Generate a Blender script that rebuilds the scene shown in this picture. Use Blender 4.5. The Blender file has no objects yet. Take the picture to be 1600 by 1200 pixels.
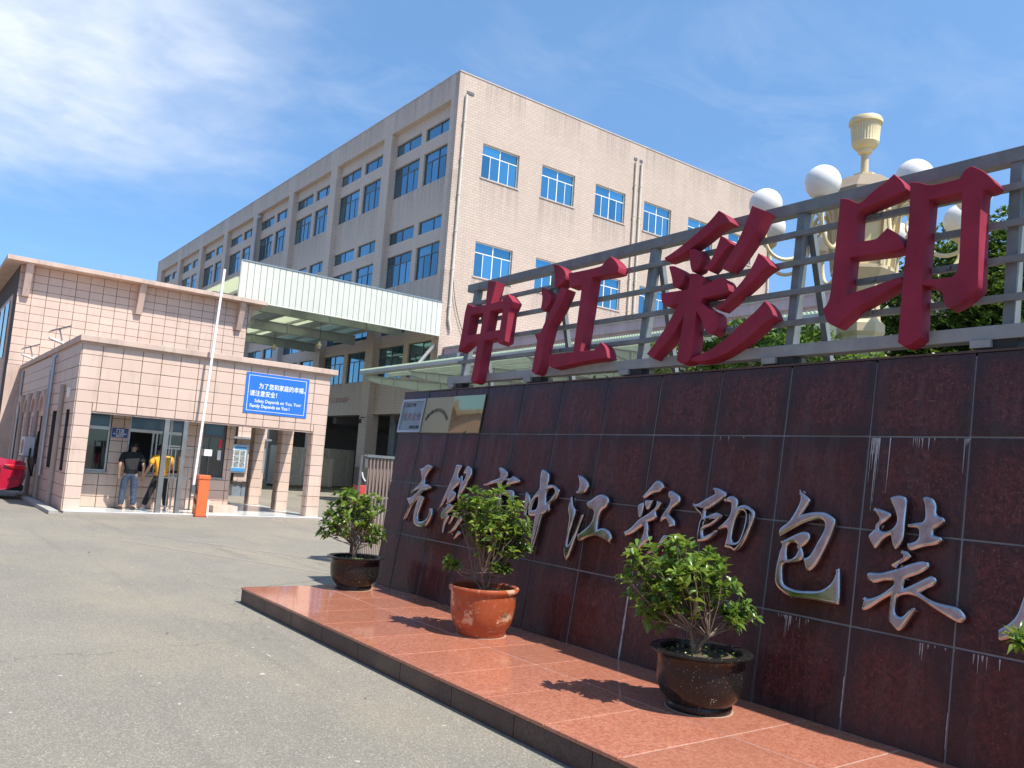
import bpy, bmesh, math, random
from mathutils import Vector, Matrix
R = math.radians
sc = bpy.context.scene
col = sc.collection

# ------------------------------------------------------------------ camera
cam_d = bpy.data.cameras.new('camera')
cam = bpy.data.objects.new('camera', cam_d)
col.objects.link(cam)
YAW, PIT, ROL = R(36.43), R(6.2026), R(4.103)
fw = Vector((math.sin(YAW)*math.cos(PIT), math.cos(YAW)*math.cos(PIT), math.sin(PIT)))
rt = Vector((math.cos(YAW), -math.sin(YAW), 0))
up = rt.cross(fw)
r2 = rt*math.cos(ROL) + up*math.sin(ROL)
u2 = up*math.cos(ROL) - rt*math.sin(ROL)
m = Matrix((r2, u2, -fw)).transposed().to_4x4()
m.translation = Vector((0, 0, 1.65))
cam.matrix_world = m
cam_d.sensor_width = 36
cam_d.lens = 36*1289.39/1600
cam_d.clip_start = 0.05
cam_d.clip_end = 6000
sc.camera = cam

# ------------------------------------------------------------------ sky and sun
SUN = Vector((0.18, -0.58, 1.0)).normalized()           # direction to the sun
world = bpy.data.worlds.new('World'); sc.world = world
world.use_nodes = True
nt = world.node_tree; nt.nodes.clear()
def N(t, kind, **kw):
    n = t.nodes.new(kind)
    for k, v in kw.items():
        if k.startswith('i_'): n.inputs[k[2:].replace('_', ' ')].default_value = v
        elif isinstance(k, str) and k.startswith('n'): n.inputs[int(k[1:])].default_value = v
        else: setattr(n, k, v)
    return n
def ramp(t, pts):
    n = t.nodes.new('ShaderNodeValToRGB'); e = n.color_ramp.elements
    while len(e) < len(pts): e.new(0.5)
    for q, (p, c) in zip(e, pts):
        q.position = p; q.color = c if len(c) == 4 else (*c, 1)
    return n
W_OUT = N(nt, 'ShaderNodeOutputWorld'); W_BG = N(nt, 'ShaderNodeBackground')
sky = N(nt, 'ShaderNodeTexSky', sky_type='NISHITA', sun_disc=False)
sky.sun_elevation = math.asin(SUN.z)
sky.sun_rotation = math.atan2(SUN.x, SUN.y)
sky.altitude = 0; sky.air_density = 1.0; sky.dust_density = 0.6; sky.ozone_density = 1.6
W_BG.inputs['Strength'].default_value = 0.124
tc = N(nt, 'ShaderNodeTexCoord')
sep = N(nt, 'ShaderNodeSeparateXYZ'); nt.links.new(tc.outputs['Generated'], sep.inputs[0])
zc = N(nt, 'ShaderNodeMath', operation='MAXIMUM', n1=0.05); nt.links.new(sep.outputs['Z'], zc.inputs[0])
za = N(nt, 'ShaderNodeMath', operation='ADD', n1=0.10); nt.links.new(zc.outputs[0], za.inputs[0])
dx = N(nt, 'ShaderNodeMath', operation='DIVIDE'); dy = N(nt, 'ShaderNodeMath', operation='DIVIDE')
nt.links.new(sep.outputs['X'], dx.inputs[0]); nt.links.new(za.outputs[0], dx.inputs[1])
nt.links.new(sep.outputs['Y'], dy.inputs[0]); nt.links.new(za.outputs[0], dy.inputs[1])
cmb = N(nt, 'ShaderNodeCombineXYZ'); nt.links.new(dx.outputs[0], cmb.inputs[0]); nt.links.new(dy.outputs[0], cmb.inputs[1])
mp1 = N(nt, 'ShaderNodeMapping'); mp1.inputs['Rotation'].default_value = (0, 0, R(28)); mp1.inputs['Scale'].default_value = (1.0, 1.5, 1); mp1.inputs['Location'].default_value = (0.35, 0.1, 0)
nt.links.new(cmb.outputs[0], mp1.inputs[0])
n1 = N(nt, 'ShaderNodeTexNoise', i_Scale=2.6, i_Detail=9.0, i_Roughness=0.62, i_Distortion=0.7); nt.links.new(mp1.outputs[0], n1.inputs['Vector'])
n2 = N(nt, 'ShaderNodeTexNoise', i_Scale=0.75, i_Detail=3.0, i_Roughness=0.5); nt.links.new(cmb.outputs[0], n2.inputs['Vector'])
rp1 = ramp(nt, [(0.46, (0, 0, 0)), (0.85, (1, 1, 1))]); nt.links.new(n1.outputs['Fac'], rp1.inputs[0])
rp2 = ramp(nt, [(0.38, (0.12, 0.12, 0.12)), (0.66, (1, 1, 1))]); nt.links.new(n2.outputs['Fac'], rp2.inputs[0])
wisps = N(nt, 'ShaderNodeMath', operation='MULTIPLY'); nt.links.new(rp1.outputs[0], wisps.inputs[0]); nt.links.new(rp2.outputs[0], wisps.inputs[1])
# a soft bank of high cloud
sub = N(nt, 'ShaderNodeVectorMath', operation='SUBTRACT'); nt.links.new(cmb.outputs[0], sub.inputs[0]); sub.inputs[1].default_value = (0.04, 1.92, 0)
mp2 = N(nt, 'ShaderNodeMapping'); mp2.inputs['Scale'].default_value = (1.15, 0.80, 1); nt.links.new(sub.outputs[0], mp2.inputs[0])
ln = N(nt, 'ShaderNodeVectorMath', operation='LENGTH'); nt.links.new(mp2.outputs[0], ln.inputs[0])
n3 = N(nt, 'ShaderNodeTexNoise', i_Scale=2.2, i_Detail=6.0, i_Roughness=0.55, i_Distortion=0.4); nt.links.new(cmb.outputs[0], n3.inputs['Vector'])
a3 = N(nt, 'ShaderNodeMath', operation='MULTIPLY_ADD', n1=0.9, n2=-0.45); nt.links.new(n3.outputs['Fac'], a3.inputs[0])
s3 = N(nt, 'ShaderNodeMath', operation='ADD'); nt.links.new(ln.outputs['Value'], s3.inputs[0]); nt.links.new(a3.outputs[0], s3.inputs[1])
bank = N(nt, 'ShaderNodeMapRange', interpolation_type='SMOOTHSTEP', i_From_Min=0.95, i_From_Max=0.0, i_To_Min=0.0, i_To_Max=1.0)
nt.links.new(s3.outputs[0], bank.inputs['Value'])
cl = N(nt, 'ShaderNodeMath', operation='MULTIPLY_ADD', n1=0.34, use_clamp=True); n4 = N(nt, 'ShaderNodeTexNoise', i_Scale=7.5, i_Detail=5.0, i_Roughness=0.55, i_Distortion=0.4); nt.links.new(cmb.outputs[0], n4.inputs['Vector'])
mot = N(nt, 'ShaderNodeMapRange', i_From_Min=0.30, i_From_Max=0.68, i_To_Min=0.62, i_To_Max=1.0); nt.links.new(n4.outputs['Fac'], mot.inputs['Value'])
bm_ = N(nt, 'ShaderNodeMath', operation='MULTIPLY'); nt.links.new(bank.outputs[0], bm_.inputs[0]); nt.links.new(mot.outputs[0], bm_.inputs[1])
nt.links.new(wisps.outputs[0], cl.inputs[0]); nt.links.new(bm_.outputs[0], cl.inputs[2])
# haze towards the horizon keeps the low sky pale
hz = N(nt, 'ShaderNodeMapRange', i_From_Min=0.34, i_From_Max=0.0, i_To_Min=0.0, i_To_Max=0.10); nt.links.new(sep.outputs['Z'], hz.inputs['Value'])
cl2 = N(nt, 'ShaderNodeMath', operation='MAXIMUM'); nt.links.new(cl.outputs[0], cl2.inputs[0]); nt.links.new(hz.outputs[0], cl2.inputs[1])
mixw = N(nt, 'ShaderNodeMixRGB'); nt.links.new(cl2.outputs[0], mixw.inputs[0])
tint = N(nt, 'ShaderNodeMixRGB', blend_type='MULTIPLY', n0=1.0); tint.inputs[2].default_value = (0.99, 1.22, 1.32, 1)
lowz = N(nt, 'ShaderNodeMapRange', i_From_Min=0.16, i_From_Max=0.50); nt.links.new(sep.outputs['Z'], lowz.inputs['Value'])
lowc = N(nt, 'ShaderNodeMixRGB'); nt.links.new(lowz.outputs[0], lowc.inputs[0]); lowc.inputs[1].default_value = (0.55, 0.66, 0.80, 1); lowc.inputs[2].default_value = (1, 1, 1, 1)
tn2 = N(nt, 'ShaderNodeMixRGB', blend_type='MULTIPLY', n0=1.0); nt.links.new(sky.outputs[0], tn2.inputs[1]); nt.links.new(lowc.outputs[0], tn2.inputs[2])
nt.links.new(tn2.outputs[0], tint.inputs[1])
nt.links.new(tint.outputs[0], mixw.inputs[1]); mixw.inputs[2].default_value = (5.0, 5.5, 6.4, 1)
nt.links.new(mixw.outputs[0], W_BG.inputs['Color']); nt.links.new(W_BG.outputs[0], W_OUT.inputs['Surface'])

sd = bpy.data.lights.new('sun', 'SUN'); sun = bpy.data.objects.new('sun', sd); col.objects.link(sun)
sd.energy = 4.9; sd.angle = R(0.53); sd.color = (1.0, 0.95, 0.87)
sun.rotation_euler = (-SUN).to_track_quat('-Z', 'Y').to_euler()
sun.location = (0, -20, 60)
vs = sc.view_settings
vs.view_transform = 'Standard'; vs.look = 'None'; vs.gamma = 1; vs.exposure = 0.54; vs.use_curve_mapping = False
sc.cycles.max_bounces = 8; sc.cycles.transparent_max_bounces = 12

# ------------------------------------------------------------------ materials
MATS = {}
def new_mat(name):
    mt = bpy.data.materials.new(name); mt.use_nodes = True
    t = mt.node_tree; t.nodes.clear()
    o = t.nodes.new('ShaderNodeOutputMaterial'); b = t.nodes.new('ShaderNodeBsdfPrincipled')
    t.links.new(b.outputs[0], o.inputs['Surface'])
    MATS[name] = mt
    return mt, t, b
def pos(t, scale=(1, 1, 1), rot=(0, 0, 0)):
    g = t.nodes.new('ShaderNodeNewGeometry'); mp = t.nodes.new('ShaderNodeMapping')
    mp.inputs['Scale'].default_value = scale; mp.inputs['Rotation'].default_value = rot
    t.links.new(g.outputs['Position'], mp.inputs[0])
    return mp.outputs[0]
def noise(t, vec, scale, detail=4.0, rough=0.55, dist=0.0):
    n = N(t, 'ShaderNodeTexNoise', i_Scale=scale, i_Detail=detail, i_Roughness=rough, i_Distortion=dist)
    t.links.new(vec, n.inputs['Vector']); return n.outputs['Fac']
def mixc(t, fac, a, b, mode='MIX'):
    n = t.nodes.new('ShaderNodeMixRGB'); n.blend_type = mode
    for i, v in ((0, fac), (1, a), (2, b)):
        if isinstance(v, (int, float)): n.inputs[i].default_value = v
        elif isinstance(v, tuple): n.inputs[i].default_value = v if len(v) == 4 else (*v, 1)
        else: t.links.new(v, n.inputs[i])
    return n.outputs[0]
def rng(t, v, a, b, c=0.0, d=1.0):
    n = N(t, 'ShaderNodeMapRange', i_From_Min=a, i_From_Max=b, i_To_Min=c, i_To_Max=d); t.links.new(v, n.inputs['Value']); return n.outputs[0]
def bump(t, b, h, strength=0.3, dist=0.01):
    n = N(t, 'ShaderNodeBump', i_Strength=strength, i_Distance=dist); t.links.new(h, n.inputs['Height']); t.links.new(n.outputs[0], b.inputs['Normal'])
def rnd(t):
    return t.nodes.new('ShaderNodeObjectInfo').outputs['Random']
def simple(name, c, rough=0.5, metal=0.0, var=0.12, vs_=1.5, bs=0.0, bscale=60, orand=0.0, dirt=0.0, spec=0.5, coat=0.0):
    mt, t, b = new_mat(name); p = pos(t)
    f = noise(t, p, vs_, 5.0)
    dark = tuple(x*(1-var) for x in c); lite = tuple(min(1, x*(1+var)) for x in c)
    cc = mixc(t, rng(t, f, 0.3, 0.7), dark, lite)
    if orand: cc = mixc(t, rng(t, rnd(t), 0, 1, 0, orand), cc, tuple(x*0.55 for x in c))
    if dirt:
        ps = pos(t, (7, 7, 0.6)); f2 = noise(t, ps, 1.0, 5.0)
        cc = mixc(t, rng(t, f2, 0.52, 0.75, 0, dirt), cc, (0.08, 0.07, 0.06))
    t.links.new(cc, b.inputs['Base Color'])
    b.inputs['Roughness'].default_value = rough; b.inputs['Metallic'].default_value = metal
    b.inputs['Specular IOR Level'].default_value = spec
    if coat: b.inputs['Coat Weight'].default_value = coat; b.inputs['Coat Roughness'].default_value = 0.08
    if bs: bump(t, b, noise(t, p, bscale, 4.0), bs, 0.004)
    return mt
# asphalt: grey-beige worn surface with aggregate, dusty patches, tyre tone and pale scratches
mt, t, b = new_mat('asphalt'); p = pos(t)
agg = noise(t, p, 100, 3.0, 0.75); v = N(t, 'ShaderNodeTexVoronoi', i_Scale=120.0); t.links.new(p, v.inputs['Vector'])
big = noise(t, p, 0.35, 6.0, 0.6, 0.5); med = noise(t, pos(t, (0.5, 0.25, 1)), 1.3, 6.0, 0.65)
c = mixc(t, rng(t, big, 0.35, 0.68), (0.202, 0.184, 0.152), (0.262, 0.233, 0.185))
c = mixc(t, rng(t, med, 0.48, 0.70, 0, 0.65), c, (0.31, 0.265, 0.185))
c = mixc(t, rng(t, agg, 0.40, 0.60, 0, 1), mixc(t, 0.20, c, (0.055, 0.050, 0.042)), mixc(t, 0.08, c, (0.58, 0.54, 0.46)))
c = mixc(t, rng(t, v.outputs['Color'], 0.76, 0.80, 0, 0.28), c, (0.60, 0.56, 0.48))
c = mixc(t, rng(t, v.outputs['Color'], 0.30, 0.24, 0, 0.35), c, (0.06, 0.06, 0.06))
tyre = noise(t, pos(t, (2.2, 0.12, 1), (0, 0, R(-14))), 1.0, 4.0, 0.6); c = mixc(t, rng(t, tyre, 0.56, 0.70, 0, 0.28), c, (0.10, 0.095, 0.085))
crk = N(t, 'ShaderNodeTexVoronoi', feature='DISTANCE_TO_EDGE', i_Scale=0.22); wv = noise(t, p, 1.6, 5.0, 0.65); cmix = N(t, 'ShaderNodeVectorMath', operation='ADD'); t.links.new(p, cmix.inputs[0])
cwv = N(t, 'ShaderNodeCombineXYZ'); t.links.new(wv, cwv.inputs[0]); t.links.new(wv, cwv.inputs[1]); t.links.new(cwv.outputs[0], cmix.inputs[1]); t.links.new(cmix.outputs[0], crk.inputs['Vector'])
c = mixc(t, rng(t, crk.outputs['Distance'], 0.0035, 0.0010, 0, 0.35), c, (0.07, 0.065, 0.06))
spk = noise(t, p, 16, 2.0, 0.4); c = mixc(t, rng(t, spk, 0.735, 0.755, 0, 0.75), c, (0.55, 0.54, 0.5))
dk = noise(t, p, 3.1, 3.0, 0.5); c = mixc(t, rng(t, dk, 0.72, 0.78, 0, 0.5), c, (0.06, 0.058, 0.055))
scr = noise(t, pos(t, (26, 1.6, 1), (0, 0, R(6))), 1.0, 2.0, 0.5); msk = noise(t, p, 0.8, 2.0)
sm = N(t, 'ShaderNodeMath', operation='MULTIPLY'); t.links.new(rng(t, scr, 0.735, 0.75), sm.inputs[0]); t.links.new(rng(t, msk, 0.5, 0.58), sm.inputs[1])
c = mixc(t, sm.outputs[0], c, (0.58, 0.56, 0.52))
t.links.new(c, b.inputs['Base Color']); b.inputs['Roughness'].default_value = 0.85; b.inputs['Specular IOR Level'].default_value = 0.3
bump(t, b, agg, 0.5, 0.006)
# polished granites
def granite(name, base, fleck, darkc, rough, scale=1.0, stain=0.0, flk=0.6, spec=0.5):
    mt, t, b = new_mat(name); p = pos(t)
    f1 = noise(t, p, 55*scale, 4.0, 0.7); f2 = noise(t, p, 130*scale, 3.0, 0.6); f3 = noise(t, p, 2.2, 4.0)
    c = mixc(t, rng(t, f1, 0.38, 0.62), darkc, base)
    c = mixc(t, rng(t, f2, 0.58, 0.72, 0, flk), c, fleck)
    c = mixc(t, rng(t, f3, 0.35, 0.7, 0, 0.35), c, darkc)
    c = mixc(t, rng(t, rnd(t), 0, 1, 0, 0.35), c, tuple(x*0.6 for x in base))
    if stain:
        tcg = t.nodes.new('ShaderNodeTexCoord'); sg = N(t, 'ShaderNodeSeparateXYZ'); t.links.new(tcg.outputs['Generated'], sg.inputs[0]); ee = []
        for ch in 'XY':
            a_ = N(t, 'ShaderNodeMath', operation='MULTIPLY_ADD', n1=2.0, n2=-1.0); t.links.new(sg.outputs[ch], a_.inputs[0]); b_ = N(t, 'ShaderNodeMath', operation='ABSOLUTE'); t.links.new(a_.outputs[0], b_.inputs[0]); ee.append(b_.outputs[0])
        mx = N(t, 'ShaderNodeMath', operation='MAXIMUM'); t.links.new(ee[0], mx.inputs[0]); t.links.new(ee[1], mx.inputs[1])
        nz = N(t, 'ShaderNodeMath', operation='MULTIPLY_ADD', n1=1.3, n2=-0.65); t.links.new(noise(t, p, 3.2, 4.0), nz.inputs[0])
        ed = N(t, 'ShaderNodeMath', operation='ADD'); t.links.new(mx.outputs[0], ed.inputs[0]); t.links.new(nz.outputs[0], ed.inputs[1])
        c = mixc(t, rng(t, ed.outputs[0], 0.55, 1.0, 0, 0.72), c, (0.034, 0.027, 0.029))
        st = noise(t, pos(t, (9, 9, 0.7)), 1.2, 5.0, 0.6)
        sk = rng(t, st, 0.5, 0.8, 0, stain); c = mixc(t, sk, c, (0.13, 0.115, 0.115))
        rr = N(t, 'ShaderNodeMath', operation='ADD', n1=rough); t.links.new(rng(t, st, 0.4, 0.75, 0, 0.22), rr.inputs[0]); t.links.new(rr.outputs[0], b.inputs['Roughness'])
    else:
        d = noise(t, p, 1.1, 5.0); rr = rng(t, d, 0.35, 0.75, rough, rough*2.6); t.links.new(rr, b.inputs['Roughness'])
    t.links.new(c, b.inputs['Base Color']); b.inputs['Specular IOR Level'].default_value = spec
    return mt
granite('granite_wall', (0.135, 0.043, 0.039), (0.33, 0.165, 0.15), (0.05, 0.021, 0.021), 0.17, 0.5, 0.2, 0.65, 0.3)
granite('granite_slab', (0.51, 0.212, 0.135), (0.74, 0.48, 0.36), (0.35, 0.118, 0.07), 0.035, 0.7, 0.0, 0.75)
granite('granite_kerb', (0.12, 0.068, 0.057), (0.15, 0.08, 0.07), (0.05, 0.034, 0.031), 0.3)
simple('grout_pale', (0.36, 0.31, 0.28), 0.9)
simple('grout_dark', (0.20, 0.20, 0.21), 0.8, var=0.3)
simple('grout_tile', (0.07, 0.055, 0.05), 0.9)
simple('lime_drip', (0.40, 0.38, 0.38), 0.8, var=0.3, vs_=30)
# facing tiles of the gate buildings
mt, t, b = new_mat('pink_tile'); p = pos(t)
c = mixc(t, rng(t, noise(t, p, 1.2, 5.0), 0.3, 0.7), (0.60, 0.435, 0.345), (0.68, 0.51, 0.42))
c = mixc(t, rng(t, rnd(t), 0, 1, 0, 0.4), c, (0.55, 0.40, 0.32))
c = mixc(t, rng(t, noise(t, pos(t, (5, 5, 0.8)), 1.2, 5.0), 0.55, 0.8, 0, 0.45), c, (0.33, 0.25, 0.2))
c = mixc(t, rng(t, noise(t, p, 90, 2.0), 0.3, 0.7, 0, 0.25), c, (0.45, 0.34, 0.28))
t.links.new(c, b.inputs['Base Color']); b.inputs['Roughness'].default_value = 0.55; bump(t, b, noise(t, p, 70, 3.0), 0.15, 0.003)
simple('pink_render', (0.55, 0.40, 0.325), 0.75, var=0.15, dirt=0.35, bs=0.2)
simple('cornice', (0.54, 0.40, 0.325), 0.7, var=0.15, dirt=0.3, bs=0.2)
# factory facing brick tile
def brick_mat(name, c1, c2, mortar, front):
    mt, t, b = new_mat(name); g = t.nodes.new('ShaderNodeNewGeometry'); s = N(t, 'ShaderNodeSeparateXYZ'); t.links.new(g.outputs['Position'], s.inputs[0])
    a = N(t, 'ShaderNodeMath', operation='ADD'); t.links.new(s.outputs['X'], a.inputs[0]); t.links.new(s.outputs['Y'], a.inputs[1])
    cb = N(t, 'ShaderNodeCombineXYZ'); t.links.new(a.outputs[0], cb.inputs[0]); t.links.new(s.outputs['Z'], cb.inputs[1])
    br = N(t, 'ShaderNodeTexBrick', offset=0.5, squash=1.0); t.links.new(cb.outputs[0], br.inputs['Vector'])
    br.inputs['Color1'].default_value = (*c1, 1); br.inputs['Color2'].default_value = (*c2, 1); br.inputs['Mortar'].default_value = (*mortar, 1)
    br.inputs['Scale'].default_value = 1.0; br.inputs['Brick Width'].default_value = 0.36; br.inputs['Row Height'].default_value = 0.145; br.inputs['Mortar Size'].default_value = 0.012; br.inputs['Mortar Smooth'].default_value = 0.2; br.inputs['Bias'].default_value = 0.0
    p = pos(t); c = br.outputs['Color']
    c = mixc(t, rng(t, noise(t, p, 0.25, 5.0), 0.35, 0.7, 0, 0.25), c, tuple(x*0.7 for x in c1))
    st = noise(t, pos(t, (2.6, 2.6, 0.16)), 1.0, 5.0, 0.6); c = mixc(t, rng(t, st, 0.52, 0.78, 0, 0.22), c, tuple(x*0.5 for x in c1))
    wz = N(t, 'ShaderNodeMath', operation='SUBTRACT', n1=6.5); t.links.new(s.outputs['Z'], wz.inputs[0]); wm = N(t, 'ShaderNodeMath', operation='FLOORED_MODULO', n1=5.43); t.links.new(wz.outputs[0], wm.inputs[0])
    below = rng(t, wm.outputs[0], 3.3, 5.35, 0, 1)          # rain streaks that start at the sills
    ux = N(t, 'ShaderNodeMath', operation='SUBTRACT', n1=23.4 if front else 36.8); t.links.new(s.outputs['X' if front else 'Y'], ux.inputs[0])
    um = N(t, 'ShaderNodeMath', operation='FLOORED_MODULO', n1=4.12 if front else 7.65); t.links.new(ux.outputs[0], um.inputs[0])
    inw = N(t, 'ShaderNodeMath', operation='LESS_THAN', n1=2.75 if front else 6.4); t.links.new(um.outputs[0], inw.inputs[0])
    stk = noise(t, pos(t, (5.0, 5.0, 0.22)), 1.0, 4.0, 0.65)
    m1 = N(t, 'ShaderNodeMath', operation='MULTIPLY'); t.links.new(below, m1.inputs[0]); t.links.new(inw.outputs[0], m1.inputs[1])
    m2 = N(t, 'ShaderNodeMath', operation='MULTIPLY'); t.links.new(m1.outputs[0], m2.inputs[0]); t.links.new(rng(t, stk, 0.36, 0.72, 0, 0.75), m2.inputs[1])
    c = mixc(t, m2.outputs[0], c, tuple(x*0.42 for x in c1))
    t.links.new(c, b.inputs['Base Color']); b.inputs['Roughness'].default_value = 0.6
    bump(t, b, br.outputs['Fac'], -0.3, 0.01)
brick_mat('factory_brick', (0.545, 0.43, 0.345), (0.50, 0.385, 0.31), (0.33, 0.25, 0.195), True)
brick_mat('factory_brick_side', (0.62, 0.49, 0.405), (0.575, 0.455, 0.375), (0.41, 0.325, 0.27), False)  # same brick for the shaded facade, colour raised to lift its shade
simple('factory_plain', (0.5, 0.42, 0.37), 0.8, dirt=0.3)
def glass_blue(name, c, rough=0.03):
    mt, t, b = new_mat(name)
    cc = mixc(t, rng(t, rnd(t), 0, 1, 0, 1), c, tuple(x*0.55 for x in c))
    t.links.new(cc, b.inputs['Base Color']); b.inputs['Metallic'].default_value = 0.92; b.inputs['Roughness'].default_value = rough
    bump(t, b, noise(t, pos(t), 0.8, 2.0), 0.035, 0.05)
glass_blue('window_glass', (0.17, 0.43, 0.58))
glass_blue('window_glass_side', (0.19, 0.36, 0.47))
mt, t, b = new_mat('office_glass')
tr = t.nodes.new('ShaderNodeBsdfTransparent'); tr.inputs[0].default_value = (0.62, 0.68, 0.70, 1); gl = t.nodes.new('ShaderNodeBsdfGlossy'); gl.inputs['Roughness'].default_value = 0.02
fr = t.nodes.new('ShaderNodeFresnel'); fr.inputs[0].default_value = 1.75; ms = t.nodes.new('ShaderNodeMixShader')
t.links.new(fr.outputs[0], ms.inputs[0]); t.links.new(tr.outputs[0], ms.inputs[1]); t.links.new(gl.outputs[0], ms.inputs[2])
t.links.new(ms.outputs[0], [n for n in t.nodes if n.type == 'OUTPUT_MATERIAL'][0].inputs['Surface'])
simple('transom_blue', (0.10, 0.19, 0.29), 0.15, var=0.1)
simple('alu_frame', (0.55, 0.56, 0.55), 0.4, 0.6)
simple('alu_white', (0.74, 0.74, 0.71), 0.45)
simple('frame_dark', (0.12, 0.115, 0.12), 0.5)
simple('red_paint', (0.265, 0.028, 0.052), 0.6, var=0.2, vs_=3.0, spec=0.12, dirt=0.22, bs=0.06, bscale=5)
mt, t, b = new_mat('chrome'); p = pos(t)
c = mixc(t, rng(t, noise(t, p, 14, 4.0), 0.35, 0.75), (0.56, 0.52, 0.52), (0.38, 0.34, 0.335)); t.links.new(c, b.inputs['Base Color'])
b.inputs['Metallic'].default_value = 1.0; t.links.new(rng(t, noise(t, p, 9, 4.0), 0.3, 0.8, 0.10, 0.36), b.inputs['Roughness'])
simple('steel_paint', (0.165, 0.185, 0.185), 0.5, 0.1, var=0.18, vs_=8, dirt=0.3)
simple('steel_pale', (0.27, 0.29, 0.29), 0.5, 0.1, var=0.15, vs_=6)
simple('black_block', (0.02, 0.02, 0.022), 0.7)
simple('stainless', (0.33, 0.32, 0.31), 0.3, 0.8, var=0.15, vs_=4)
simple('bronze_tube', (0.55, 0.43, 0.37), 0.3, 0.55, var=0.15)
simple('cream_paint', (0.56, 0.45, 0.27), 0.5, var=0.08, dirt=0.22)
simple('cream_pale', (0.70, 0.58, 0.33), 0.42, var=0.06)
simple('white_globe', (0.78, 0.76, 0.72), 0.35, var=0.06, vs_=3, dirt=0.12)
simple('white_panel', (0.60, 0.60, 0.525), 0.5, var=0.05, dirt=0.1)
mt, t, b = new_mat('panel_greygreen'); b.inputs['Base Color'].default_value = (0.5, 0.55, 0.54, 1); b.inputs['Roughness'].default_value = 0.6  # grey-green sheet, partly translucent, for fascia back and roof
tl = t.nodes.new('ShaderNodeBsdfTranslucent'); tl.inputs[0].default_value = (0.5, 0.55, 0.52, 1); ms = t.nodes.new('ShaderNodeMixShader'); ms.inputs[0].default_value = 0.25
t.links.new(b.outputs[0], ms.inputs[1]); t.links.new(tl.outputs[0], ms.inputs[2]); t.links.new(ms.outputs[0], [n for n in t.nodes if n.type == 'OUTPUT_MATERIAL'][0].inputs['Surface'])
simple('canopy_steel', (0.44, 0.48, 0.47), 0.55, var=0.1)
mt, t, b = new_mat('canopy_skylight'); b.inputs['Base Color'].default_value = (0.66, 0.70, 0.66, 1); b.inputs['Roughness'].default_value = 0.6
tl = t.nodes.new('ShaderNodeBsdfTranslucent'); tl.inputs[0].default_value = (0.72, 0.75, 0.6, 1); ms = t.nodes.new('ShaderNodeMixShader'); ms.inputs[0].default_value = 0.75
t.links.new(b.outputs[0], ms.inputs[1]); t.links.new(tl.outputs[0], ms.inputs[2]); t.links.new(ms.outputs[0], [n for n in t.nodes if n.type == 'OUTPUT_MATERIAL'][0].inputs['Surface'])
mt, t, b = new_mat('green_sheet'); b.inputs['Base Color'].default_value = (0.56, 0.66, 0.50, 1); b.inputs['Roughness'].default_value = 0.5
tl = t.nodes.new('ShaderNodeBsdfTranslucent'); tl.inputs[0].default_value = (0.66, 0.74, 0.60, 1); ms = t.nodes.new('ShaderNodeMixShader'); ms.inputs[0].default_value = 0.5
t.links.new(b.outputs[0], ms.inputs[1]); t.links.new(tl.outputs[0], ms.inputs[2]); t.links.new(ms.outputs[0], [n for n in t.nodes if n.type == 'OUTPUT_MATERIAL'][0].inputs['Surface'])
simple('mauve_wall', (0.50, 0.36, 0.40), 0.75, var=0.1, dirt=0.25)
simple('mauve_cap', (0.46, 0.40, 0.41), 0.75, dirt=0.3)
simple('sign_blue', (0.025, 0.16, 0.62), 0.35, var=0.05)
simple('plate_blue', (0.03, 0.075, 0.25), 0.4)
simple('white_paint', (0.8, 0.8, 0.8), 0.5, var=0.03)
simple('orange_paint', (0.72, 0.15, 0.045), 0.42, var=0.08, dirt=0.25)
simple('orange_dark', (0.33, 0.06, 0.03), 0.5)
simple('white_marble', (0.70, 0.72, 0.70), 0.16, var=0.2, vs_=2.5, orand=0.3)
simple('concrete', (0.36, 0.34, 0.31), 0.9, var=0.15, dirt=0.2, bs=0.3)
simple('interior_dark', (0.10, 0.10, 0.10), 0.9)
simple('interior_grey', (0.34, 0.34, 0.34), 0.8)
simple('cardboard', (0.64, 0.50, 0.36), 0.85, var=0.12)
simple('wrap_grey', (0.60, 0.50, 0.40), 0.45, var=0.2, vs_=6)
simple('pallet_wood', (0.24, 0.17, 0.1), 0.85, var=0.3, vs_=9)
simple('silver_plate', (0.24, 0.28, 0.315), 0.4, 0.3, var=0.12, vs_=6)
simple('gold_plate', (0.44, 0.35, 0.20), 0.38, 0.8, var=0.06)
mt, t, b = new_mat('gold_mirror'); b.inputs['Base Color'].default_value = (0.50, 0.41, 0.22, 1); b.inputs['Metallic'].default_value = 1; b.inputs['Roughness'].default_value = 0.03; bump(t, b, noise(t, pos(t), 1.7, 0.5), 0.22, 0.06)
simple('ink_dark', (0.04, 0.035, 0.03), 0.6)
simple('ink_red', (0.28, 0.12, 0.12), 0.6)
simple('ink_red_faded', (0.30, 0.09, 0.08), 0.8)
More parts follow.
